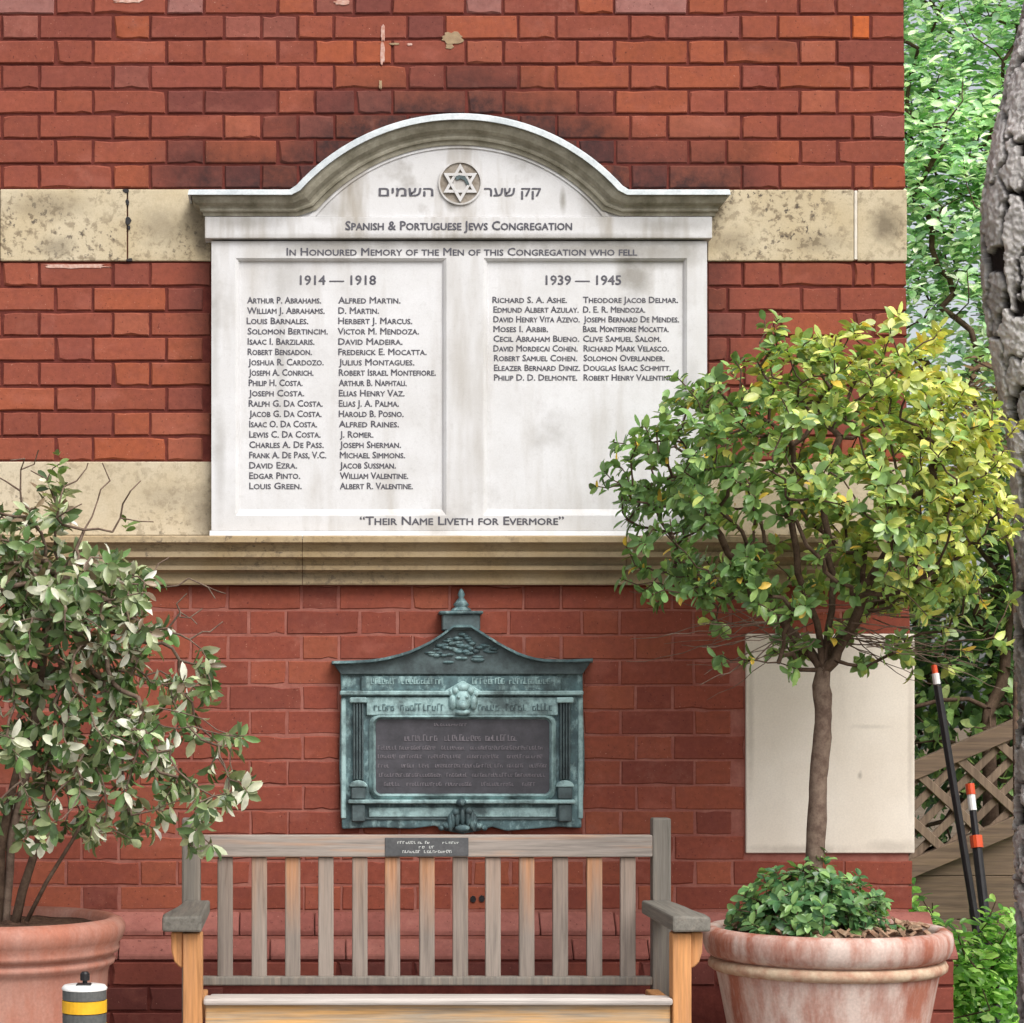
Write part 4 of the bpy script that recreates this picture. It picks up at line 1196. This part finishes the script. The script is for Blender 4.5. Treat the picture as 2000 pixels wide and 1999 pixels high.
while len(tg) < 860:
    v = rs.normal(size=3); v /= np.linalg.norm(v)
    rad_ = .58 + .42 * rs.rand() ** .6
    lump = 1 + .13 * math.sin(v[0] * 6 + 1.3) * math.sin(v[2] * 7 + v[1] * 4) + .05 * rs.normal()
    p = ctr + v * np.array([rx, ry, rz]) * rad_ * lump
    px_ = (p[0] - CX) * S * D / (D + p[1]) + EX; py_ = EY - (p[2] - EZ) * S * D / (D + p[1])
    if math.sin(p[0] * 21 + 1) * math.sin(p[1] * 19 + 2) * math.sin(p[2] * 23) > .22 and rs.rand() < .8: continue
    und = 1195 - abs(px_ - 1600) * .10
    if py_ > und and rs.rand() < .86: continue
    if px_ < 1480 and py_ < 690 + (1480 - px_) * .25: continue
    if py_ > 1320: continue
    # thin waist on the left between the two leafy tiers
    if px_ < 1500 and 1035 < py_ < 1090 and rs.rand() < .65: continue
    if abs(px_ - 1600) < 130 and 1010 < py_ < 1180 and p[1] < -dT + .1 and rs.rand() < .85: continue
    if px_ < 1260 and (py_ < 830): continue
    tg.append(p)
for (px_, py_) in ((1210, 1130), (1240, 1105), (1290, 1140), (1330, 1130), (1480, 1150), (1500, 1165), (1510, 1270), (1530, 1245), (1570, 1255), (1680, 1190), (1820, 1180), (1880, 1200), (1930, 1190), (1960, 1260), (1900, 1275), (1860, 1310), (1980, 1170), (1215, 980), (1250, 1030), (1450, 1290), (1650, 1230), (1750, 1245)):
    tg.append(PW(px_, py_, dT + rs.normal(0, .12)))
tg = np.array(tg)
rootc = [PW(1604, 1350, dT), PW(1608, 1310, dT)]
def limb(at, *pp):
    out = []
    for i in range(len(pp) - 1):
        for k in range(3):
            u = k / 3; out.append(PW(pp[i][0] * (1 - u) + pp[i + 1][0] * u, pp[i][1] * (1 - u) + pp[i + 1][1] * u, pp[i][2] * (1 - u) + pp[i + 1][2] * u) + rs.normal(0, .004, 3))
    out.append(PW(*pp[-1]))
    return (at, out[1:] if at else out)
limbs = [limb(1, (1608, 1310, dT), (1596, 1220, dT + .02), (1560, 1120, dT + .05), (1545, 1000, dT + .06), (1550, 880, dT + .05)),
         limb(1, (1608, 1310, dT), (1620, 1230, dT), (1625, 1130, dT - .03), (1610, 1010, dT - .05), (1630, 880, dT - .04)),
         limb(1, (1608, 1310, dT), (1650, 1255, dT + .02), (1690, 1160, dT + .06), (1740, 1060, dT + .1), (1790, 960, dT + .1)),
         limb(1, (1608, 1310, dT), (1560, 1250, dT - .02), (1490, 1160, dT - .06), (1420, 1080, dT - .05), (1370, 980, dT)),
         limb(1, (1608, 1310, dT), (1630, 1260, dT - .05), (1700, 1180, dT - .14), (1780, 1120, dT - .18))]
P, par, tips = grow(rootc, tg, .045, .006, .30, .03, rs, limbs)
branches_mesh(P, par, tips, .0016, .40, .020, 'branches', MT['bark_dark'], tree)
def col_tree(p, rs):
    # sunlight painted into the leaf colours: yellower, paler towards right and top, a few old leaves are yellow
    g = (p[0] - ctr[0]) / rx * .65 + (p[2] - ctr[2]) / rz * .30 + rs.normal(0, .35)
    if rs.rand() < .02: return lc(232, 196, 92)
    c0, c1, c2 = lc(108, 142, 86), lc(164, 186, 100), lc(226, 224, 128)
    u = min(max(g + .45, 0), 1.4)
    c = c0 + (c1 - c0) * min(u, 1) if u < .7 else c1 * .9 + (c2 - c1) * min((u - .6) / .8, 1)
    return np.clip(c * (.6 + .8 * rs.rand()), .005, .8)
tipP = np.array([P[i] for i in tips]); tipD = np.array([P[i] - P[par[i]] for i in tips])
tipD = unit(tipD) + unit(tipP - ctr) * .6 + np.array([0, 0, .35])
lv = rosettes(tipP, tipD, rs, 7, 12, .026, .050, .48, .30, col_tree)
split_leaves(*lv, 220, MT['leaf_top'], tree)
# bare hanging twigs under the crown
tw = MB()
for k in range(46):
    a = PW(1480 + 240 * rs.rand(), 1180 + 90 * rs.rand(), dT + rs.normal(0, .1)); sgn = -1 if a[0] < X(1600, dT) else 1
    pts = [a]; dv = np.array([sgn * (.03 + .02 * rs.rand()), rs.normal(0, .008), rs.normal(-.006, .008)])
    for q in range(rs.randint(5, 10)): pts.append(pts[-1] + dv + rs.normal(0, .007, 3))
    t2 = tube(pts, [.0022 - .00016 * i for i in range(len(pts))], 4, 0, False); tw.add(t2.v, t2.f)
me = bpy.data.meshes.new('twigs'); me.from_pydata(tw.v, [], tw.f); tag(mobj('bare_twigs', me, MT['bark_thin'], tree, True), kind='stuff')

# ---- low evergreen at the foot of the tree
gp = empty('underplanting', (pRx - .04, -dR_ - .02, pRz))
tag(gp, 'low mound of small dark green leaves at the foot of the potted tree', 'plant')
rs = np.random.RandomState(8)
tg = []
while len(tg) < 250:
    v = rs.normal(size=3); v /= np.linalg.norm(v); v[2] = abs(v[2])
    q = PW(1585, 1812, dT + .05) + v * np.array([L(165, dT), .22, L(150, dT) * (.75 + .35 * rs.rand())]) * (.5 + .5 * rs.rand())
    tg.append(q)
tg = np.array(tg)
r0 = [PW(1585, 1835, dT + .06), PW(1585, 1818, dT + .06)]
P, par, tips = grow(r0, tg, .04, .004, .2, .02, rs)
branches_mesh(P, par, tips, .0011, .4, .006, 'stems', MT['bark_dark'], gp)
tipP = np.array([P[i] for i in tips]); tipD = unit(tipP - PW(1585, 1850, dT)) + np.array([0, -.2, .5])
cfn = lambda p, rs: np.clip((lc(66, 106, 66) + (lc(140, 174, 104) - lc(66, 106, 66)) * rs.rand() ** 1.7) * (.8 + .4 * rs.rand()), .005, .8)
lv = rosettes(tipP, tipD, rs, 6, 9, .024, .042, .5, .2, cfn)
split_leaves(*lv, 60, MT['leaf_top'], gp, 6)

# ---- left: loose dusty shrub in the pot
dS = .92
shr = empty('potted_shrub', (pLx, -dS, pLz))
tag(shr, 'loose straggly shrub with dusty pale olive leaves and bare top twigs in the left pot', 'shrub')
rs = np.random.RandomState(21)
B = [(40, 1140, 250, 80, 240), (-160, 1250, 180, 200, 60), (110, 1240, 230, 110, 200), (40, 1390, 270, 100, 140), (-180, 1500, 180, 160, 36), (320, 1400, 110, 90, 34), (180, 1450, 180, 80, 60),
     (200, 1550, 190, 60, 44), (60, 1610, 160, 50, 30), (380, 1540, 90, 60, 18), (455, 1450, 30, 40, 6), (470, 1540, 24, 24, 4), (390, 1330, 40, 60, 8), (395, 1640, 24, 30, 6), (260, 1140, 70, 60, 12), (200, 1620, 120, 30, 10), (0, 1030, 120, 50, 26), (110, 960, 20, 60, 10), (-60, 980, 60, 60, 12)]
tg = []
for (px_, py_, rx_, ry_, n) in B:
    for k in range(n):
        a = rs.rand() * 6.28; u = math.sqrt(rs.rand())
        qx, qy = px_ + rx_ * u * math.cos(a), py_ + ry_ * u * math.sin(a)
        tg.append(PW(qx, qy, dS + rs.normal(0, .16)))
leafy = len(tg)
for (px_, py_) in ((75, 880), (20, 900), (120, 905), (172, 905), (150, 940), (275, 940), (215, 940), (240, 985), (300, 1020), (330, 1090), (395, 1190), (420, 1170), (385, 1220), (350, 1240), (440, 1160), (100, 960), (40, 960), (10, 940), (-40, 900), (370, 1250), (410, 1235), (300, 1150), (60, 920), (130, 1000), (160, 985), (200, 905), (255, 960), (0, 990), (30, 1010), (345, 1180), (365, 1160), (435, 1215), (350, 1290), (-20, 960), (180, 1010), (220, 1040)):
    tg.append(PW(px_, py_, dS + rs.normal(0, .08)))
tg = np.array(tg)
r0 = [PW(10, 1830, dS), PW(14, 1770, dS), PW(20, 1700, dS), PW(22, 1640, dS), PW(40, 1560, dS), PW(60, 1480, dS), PW(70, 1400, dS), PW(80, 1320, dS), PW(90, 1240, dS), PW(100, 1180, dS), PW(110, 1120, dS)]
P, par, tips = grow(r0, tg, .05, .006, .30, .02, rs)
branches_mesh(P, par, tips, .0016, .36, .012, 'branches', MT['bark_thin'], shr)
for q, pts_ in enumerate(([(-8, 1830), (0, 1740), (2, 1660), (20, 1560), (50, 1440)], [(24, 1830), (44, 1740), (70, 1660), (85, 1600), (96, 1500)], [(52, 1800), (90, 1725), (140, 1645), (170, 1590)])):
    tube([PW(a, b, dS + .03 * q) for a, b in pts_], [(.015, .013, .006)[q] * (1 - .1 * i) for i in range(len(pts_))], 8, .1, True, q).obj('stem', MT['bark_dark'], shr, smooth=True)
def col_shr(p, rs):
    low = min(max((1.30 - p[2]) / .35, 0), 1)          # leaves low down are paler
    u = rs.rand() * (1.12 - .30 * low)
    if u < .17: c = lc(228, 228, 206)  # cream covers pale leaf backs and painted-in sky highlights
    elif u < .29: c = lc(188, 198, 156)
    elif u < .50: c = lc(138, 156, 108)
    elif u < .76: c = lc(88, 110, 70)
    elif u < .97: c = lc(110, 144, 84)
    else: c = lc(140, 122, 100)
    return np.clip(c * (.7 + .6 * rs.rand()), .005, .85)
tipP = np.array([P[i] for i in tips[:leafy]]); tipD = np.array([P[i] - P[par[i]] for i in tips[:leafy]])
tipD = unit(tipD) + np.array([0, -.25, .25])
lv = rosettes(tipP, tipD, rs, 5, 9, .024, .056, .42, .7, col_shr)
ex = np.array([PW(116, 885, dS), PW(112, 915, dS), PW(118, 940, dS), PW(112, 980, dS), PW(110, 1010, dS), PW(245, 1010, dS)])
lv2 = rosettes(ex, np.tile(np.array([[0., 0, 1]]), (len(ex), 1)), rs, 4, 6, .035, .05, .42, .2, lambda p, rs: lc(120, 146, 84) * (.7 + .5 * rs.rand()))
lv = tuple(np.concatenate([a, b]) for a, b in zip(lv, lv2))
split_leaves(*lv, 220, MT['leaf_dusty'], shr)

# ------------------------------------------------------------------ pine trunk at the right
dP = .12
trk = empty('pine_tree', (X(2110, dP), -dP, 0))
tag(trk, 'grey pine trunk with deeply cracked plated bark at the right edge', 'tree')
edge = [(-700, 2150), (-250, 2060), (0, 2004), (80, 1988), (200, 1960), (330, 1934), (440, 1920), (520, 1920), (600, 1926), (700, 1942), (800, 1964), (900, 1978), (1000, 1985), (1200, 1990), (1500, 1990), (1750, 1988), (1900, 1996), (2060, 1990)]
ey_ = np.array([e[0] for e in edge], float); ex_ = np.array([e[1] for e in edge], float)
nz_, na_ = 900, 280
pys = np.linspace(-700, 2050, nz_)
lx = np.interp(pys, ey_, ex_) + 2
kk = np.ones(61) / 61; lx = np.convolve(np.pad(lx, 15, mode='edge'), np.ones(31) / 31, 'valid')
rad_ = .175 + .012 * np.clip((pys - 400) / 1600, -.5, 1)
zz_ = np.array([Z(p, dP) for p in pys]); cxs = np.array([X(p, dP) for p in lx]) + rad_
th = np.linspace(0, 2 * math.pi, na_, endpoint=False)
# bark plates: elongated cells on the unrolled cylinder
cu, cv = .080, .20
rs = np.random.RandomState(4)
circ = 2 * math.pi * .18; ncu = int(round(circ / cu)); ncv = int((zz_.max() - zz_.min()) / cv) + 3
def vnoise(u, v, nu, seed, fv):                  # smooth value noise, periodic in u (u in 0..1)
    g = np.random.RandomState(seed).rand(400, nu)
    a_ = u * nu; b_ = v * fv + 20
    i0 = np.floor(a_).astype(int); j0 = np.floor(b_).astype(int); fa = a_ - i0; fb = b_ - j0
    fa = fa * fa * (3 - 2 * fa); fb = fb * fb * (3 - 2 * fb)
    G = lambda j, i: g[np.mod(j, 400), np.mod(i, nu)]
    return (G(j0, i0) * (1 - fa) + G(j0, i0 + 1) * fa) * (1 - fb) + (G(j0 + 1, i0) * (1 - fa) + G(j0 + 1, i0 + 1) * fa) * fb
u0 = (th / (2 * math.pi))[None, :] + 0 * zz_[:, None]; v0 = (zz_ - zz_.min())[:, None] + 0 * u0
U = u0 * ncu + 1.5 * (vnoise(u0, v0, 9, 1, 5) - .5) + .55 * (vnoise(u0, v0, 30, 2, 22) - .5) + .22 * (vnoise(u0, v0, 90, 9, 70) - .5)
Vv = v0 / cv + .5 + 1.0 * (vnoise(u0, v0, 12, 3, 6) - .5) + .5 * (vnoise(u0, v0, 40, 4, 22) - .5)
jit = rs.rand(ncv + 2, ncu, 2); hts = rs.rand(ncv + 2, ncu)
iu = np.floor(U).astype(int); iv = np.floor(Vv).astype(int)
F1 = np.full(U.shape, 9.); F2 = np.full(U.shape, 9.); H = np.zeros(U.shape)
for du in (-2, -1, 0, 1, 2):
    for dv in (-2, -1, 0, 1, 2):
        ju = np.mod(iu + du, ncu); jv = np.clip(iv + dv, 0, ncv + 1)
        sx_ = iu + du + jit[jv, ju, 0]; sy_ = iv + dv + jit[jv, ju, 1]
        d_ = np.hypot(sx_ - U, sy_ - Vv)
        m1 = d_ < F1
        F2 = np.where(m1, F1, np.minimum(F2, d_)); H = np.where(m1, hts[jv, ju], H); F1 = np.where(m1, d_, F1)
e_ = F2 - F1
w0 = .015 + .20 * np.clip(vnoise(u0, v0, 14, 5, 7) * 1.3 - .15, 0, 1)
rg = vnoise(u0, v0, 160, 11, 120) - .5
crev = np.clip((e_ + .05 * rg - w0) / .09, 0, 1); crev = crev * crev * (3 - 2 * crev)
lay = vnoise(u0, v0, 26, 6, 14)
lay = lay * .6 + .4 * vnoise(u0, v0, 70, 12, 40)
fine = (np.floor(lay * 6) / 6 - .5) * 3.0 + 1.8 * (vnoise(u0, v0, 80, 7, 60) - .5) + 3.4 * rg
hgt = -.026 * (1 - crev) + .010 * (H - .5) * crev + .0026 * fine * crev
Rr = rad_[:, None] * (1 + .035 * np.sin(2 * th + 1)[None, :]) + hgt
Vx = cxs[:, None] + Rr * np.cos(th)[None, :]; Vy = -dP + Rr * np.sin(th)[None, :]; Vz = zz_[:, None] + 0 * Rr
VV = np.stack([Vx, Vy, Vz], 2).reshape(-1, 3)
I = np.arange(nz_ - 1)[:, None] * na_; J = np.arange(na_)[None, :]; J2 = (J + 1) % na_
Q = np.stack([I + J, I + na_ + J, I + na_ + J2, I + J2], 2).reshape(-1, 4)
me = bpy.data.meshes.new('trunk'); me.from_pydata(VV.tolist(), [], Q.tolist())
a = me.color_attributes.new('Col', 'FLOAT_COLOR', 'POINT')
cc = np.zeros((nz_ * na_, 4), np.float32); tone = (.75 + .5 * H).ravel()
cpl = np.array(lin(216, 211, 208)[:3]); cdk = np.array(lin(52, 46, 45)[:3])
w_ = np.clip(crev.ravel() * 1.2 - .1, 0, 1)[:, None]
cc[:, :3] = cdk * (1 - w_) + cpl * (tone * (.8 + .4 * lay.ravel()))[:, None] * w_; cc[:, 3] = 1
a.data.foreach_set('color', cc.ravel())
t = NT('pine_bark')
at_ = t.n('ShaderNodeAttribute', p_attribute_name='Col')
c = t.mix(1.0, at_.outputs['Color'], t.ramp(t.noise(26, 6, .7, t.pos((1, 1, .5))), [(.25, .55), (.5, 1.0), (.75, 1.4)]), 'MULTIPLY')
t.bump(t.noise(80, 6, .8, t.pos((1, 1, .4))), 1.0, .014)
t.done(c, .95, .1)
mobj('trunk', me, t.m, trk, True)

# ------------------------------------------------------------------ trellis fence and poles behind
dF_ = -1.7
fen = empty('trellis_fence', (X(1900, dF_), -dF_, 0))
tag(fen, 'brown timber garden fence with diagonal trellis along its top, behind the wall corner', 'fence')
def bar(p0, p1, w, d0, d1, name, mat, parent):
    a = Vector((X(p0[0], dF_), Z(p0[1], dF_))); b = Vector((X(p1[0], dF_), Z(p1[1], dF_)))
    t_ = (b - a).normalized(); n = Vector((-t_.y, t_.x)) * (L(w, dF_) / 2)
    return MB().prism_y([tuple(a - n), tuple(b - n), tuple(b + n), tuple(a + n)], -d1, -d0).obj(name, mat, parent, .002)
top = lambda x: 1504 - (x - 1785) * .42
bot = lambda x: 1692 - (x - 1785) * .42
bar((1640, top(1640)), (2200, top(2200)), 34, dF_, dF_ + .045, 'top_rail', MT['fence'], fen)
bar((1640, bot(1640)), (2200, bot(2200)), 34, dF_, dF_ + .045, 'lower_rail', MT['fence'], fen)
x = 1560
while x < 2200:
    # down-right batten: y = y0 + 1.05*(x-x0) from top rail to lower rail
    x0 = x; x1 = x0 + (bot(0) - top(0)) / (1.05 + .42)
    bar((x0, top(x0) + 8), (x1, bot(x1) - 8), 17, dF_ + .024, dF_ + .036, 'lattice_batten', MT['lattice'], fen)
    x += 76
x = 1640
while x < 2300:
    x0 = x; x1 = x0 - (bot(0) - top(0)) / (1.05 - .42)
    bar((x0, top(x0) + 8), (x1, bot(x1) - 8), 15, dF_ + .008, dF_ + .02, 'lattice_batten', MT['lattice'], fen)
    x += 84
yy = 1712
k = 0
# boards: the uppermost is cut to the slope of the trellis rail
MB().prism_y([(X(a_, dF_), Z(b_, dF_)) for a_, b_ in ((1640, 1711), (1640, bot(1640) + 16), (2200, bot(2200) + 16), (2200, 1711))][::-1], -dF_ - .0, -dF_ + .018).obj('fence_board', MT['fence'], fen, .002)
while yy < 2060:
    MB().box(X(1640, dF_), X(2600, dF_), -dF_ - .004 * (k % 2), -dF_ + .018, Z(yy + 84, dF_), Z(yy, dF_)).obj('fence_board', MT['fence'], fen, .002)
    yy += 86; k += 1
for px_ in (1700, 2190):
    MB().box(X(px_, dF_), X(px_ + 40, dF_), -dF_ + .02, -dF_ + .09, 0, Z(1300, dF_)).obj('fence_post', MT['fence'], fen, .003)

def pole(p_top, p_bot, d0, d1, label, secs):
    a = Vector(PW(*p_top, d0)); b = Vector(PW(*p_bot, d1))
    root = empty('garden_pole', b)
    tag(root, label, 'pole', 'poles leaning on the fence')
    ln_ = (b - a).length
    for (u0, u1, r, mt, nm) in secs:
        tube([a + (b - a) * u0, a + (b - a) * u1], [r, r], 12).obj(nm, MT[mt], root, smooth=False)
pole((1824, 1300), (1950, 2075), -1.05, -.85, 'taller black pole with orange tip leaning on the trellis fence',
     [(0, .022, .010, 'orange', 'tip'), (.022, .05, .0125, 'white', 'sleeve'), (.05, .62, .0135, 'black', 'shaft'), (.62, 1, .016, 'black', 'lower_shaft')])
pole((1894, 1532), (1957, 2075), -1.05, -.85, 'shorter black pole with orange and white tip and orange collar on the fence',
     [(0, .04, .0155, 'orange', 'tip'), (.04, .098, .0135, 'white', 'sleeve'), (.098, .19, .012, 'black', 'neck'), (.19, .235, .021, 'orange', 'collar'), (.235, 1, .0165, 'black', 'shaft')])

# ------------------------------------------------------------------ background trees and undergrowth
def crown_tree(name, label, cat, base, trunk_top, blobs_, nclu, leafargs, colfn, seed, mat, rtrunk=.05, rb=.003, group=None):
    rs = np.random.RandomState(seed)
    root = empty(name, tuple(base)); tag(root, label, cat, group)
    tg = []
    wts = np.array([b[6] for b in blobs_], float); wts /= wts.sum()
    for k in range(nclu):
        b = blobs_[rs.choice(len(blobs_), p=wts)]
        v = rs.normal(size=3); v /= np.linalg.norm(v)
        u = rs.rand() ** .42
        tg.append(np.array(b[:3]) + v * np.array(b[3:6]) * u)
    tg = np.array([p for p in tg if p[2] > .05])
    base = np.array(base, float); tt = np.array(trunk_top, float)
    r0 = [base + (tt - base) * i / 6 + (rs.normal(0, .01, 3) if 0 < i else 0) for i in range(7)]
    # few limbs carry many clusters: join only a share of clusters to the skeleton, the rest sit round them
    sub = tg[::4]
    P, par, tips = grow(r0, sub, .12, .012, .3, .03, rs)
    branches_mesh(P, par, tips, rb, .42, rtrunk * .6, 'limbs', MT['bark_dark'], root)
    tube(r0, [rtrunk * (1 - .06 * i) for i in range(7)], 9, .12, True, seed).obj('trunk', MT['bark_dark'], root, smooth=True)
    d = unit(tg - tt) + np.array([0, -.5, .35])
    lv = rosettes(tg, d, rs, *leafargs, colfn, .05)
    leaf_mesh('crown', *lv, mat, root)
    return root
def cbg(dark, mid, pale, p1=.35, p2=.8):
    def f(p, rs):
        u = rs.rand()
        c = dark if u < p1 else mid if u < p2 else pale
        return np.clip(c * (.75 + .5 * rs.rand()), .005, .8)
    return f
gA = cbg(lc(108, 140, 112), lc(152, 182, 144), lc(212, 226, 196), .25, .66)
crown_tree('evergreen_tree', 'tall pale green evergreen filling the gap above, behind the wall corner', 'tree', (2.35, 2.7, 0), (2.3, 2.7, 2.0),
           [(2.2, 2.7, 4.1, .75, .35, .8, 3), (2.35, 2.6, 3.2, .75, .35, .7, 3), (1.75, 2.8, 3.6, .6, .3, .9, 2), (2.9, 2.8, 3.6, .6, .3, 1.0, 2), (2.3, 2.8, 4.9, .8, .4, .6, 1.2), (2.3, 3.2, 3.8, 1.4, .2, 1.3, 1.6)], 2900,
           (6, 10, .04, .068, .5, .4), gA, 31, MT['leaf_bg'], .05, .0022)
gB = cbg(lc(80, 106, 68), lc(118, 146, 86), lc(166, 182, 120), .4, .82)
crown_tree('leafy_bush', 'olive green bush in mid height behind the potted tree and trellis', 'bush', (2.05, 2.0, 0), (2.05, 2.0, 1.2),
           [(2.0, 2.0, 2.1, .55, .4, .6, 3), (2.4, 2.1, 2.2, .5, .4, .7, 2), (1.6, 2.1, 2.0, .4, .3, .6, 1), (2.1, 2.2, 1.3, .8, .35, .5, 2.2)], 760,
           (5, 8, .045, .075, .45, .5), gB, 32, MT['leaf_bg'], .04, .003)
gE = cbg(lc(70, 92, 64), lc(100, 126, 84), lc(146, 164, 116), .45, .85)
crown_tree('garden_hedge', 'dark green hedge seen through and above the trellis', 'hedge', (2.6, 2.75, 0), (2.6, 2.75, .8),
           [(1.6, 2.75, .9, .9, .3, 1.0, 2), (2.6, 2.75, .9, .9, .3, 1.1, 2), (3.6, 2.75, .9, .9, .3, 1.1, 1.5), (2.2, 2.6, 1.6, .8, .3, .6, 2)], 1100,
           (6, 9, .05, .08, .5, .4), gE, 36, MT['leaf_bg'], .04, .003)
gC = cbg(lc(96, 78, 62), lc(124, 100, 80), lc(140, 140, 92), .4, .8)
crown_tree('twiggy_bush', 'brownish half bare twiggy bush between the tree crown and the pine trunk', 'bush', (2.0, 1.45, 0), (1.98, 1.45, 1.2),
           [(1.86, 1.45, 2.28, .16, .14, .22, 2)], 60, (3, 5, .035, .06, .4, .6), gC, 33, MT['leaf_bg'], .016, .003)
gD = cbg(lc(78, 120, 54), lc(112, 156, 70), lc(158, 190, 104), .3, .7)
for q, (bx_, by_, w, h, n, lab) in enumerate(((1.42, .50, .22, .42, 130, 'bright green leafy plant low beside the plinth corner'),
                                             (1.60, .62, .20, .46, 130, 'bright green leafy plant at the foot of the leaning poles'),
                                             (1.78, .95, .20, .42, 90, 'leafy green plant growing below the trellis beside the pine trunk'),
                                             (1.52, 1.15, .16, .5, 50, 'thin upright green plant in front of the fence boards'))):
    crown_tree('garden_plant', lab, 'plant', (bx_, by_, 0), (bx_, by_, h * .35), [(bx_, by_, h * .62, w, w * .8, h * .5, 1), (bx_ + .05, by_, h * .95, w * .5, w * .4, h * .35, .5)], n,
               (5, 8, .03, .06, .42, .3), gD, 40 + q, MT['leaf_bg'], .008, .0018, 'plants along the fence')
# ivy ground cover behind the corner
rs = np.random.RandomState(77)
n = 5200
pos = np.stack([1.2 + 2.6 * rs.rand(n), .35 + 2.2 * rs.rand(n), .02 + .16 * rs.rand(n) ** 1.4], 1)
dirs = rs.normal(size=(n, 3)); dirs[:, 2] *= .4
ups = rs.normal(0, .4, (n, 3)) + np.array([0, -.4, 1])
ln_ = .04 + .04 * rs.rand(n)
o = leaf_mesh('ground_cover', pos, leaf_frames(dirs, ups), ln_, ln_ * .6, np.array([gD(None, rs) for _ in range(n)]), MT['leaf_bg'], None)
tag(o, 'low green leafy ground cover under the fence', 'ground cover', kind='stuff')

finish_texts()
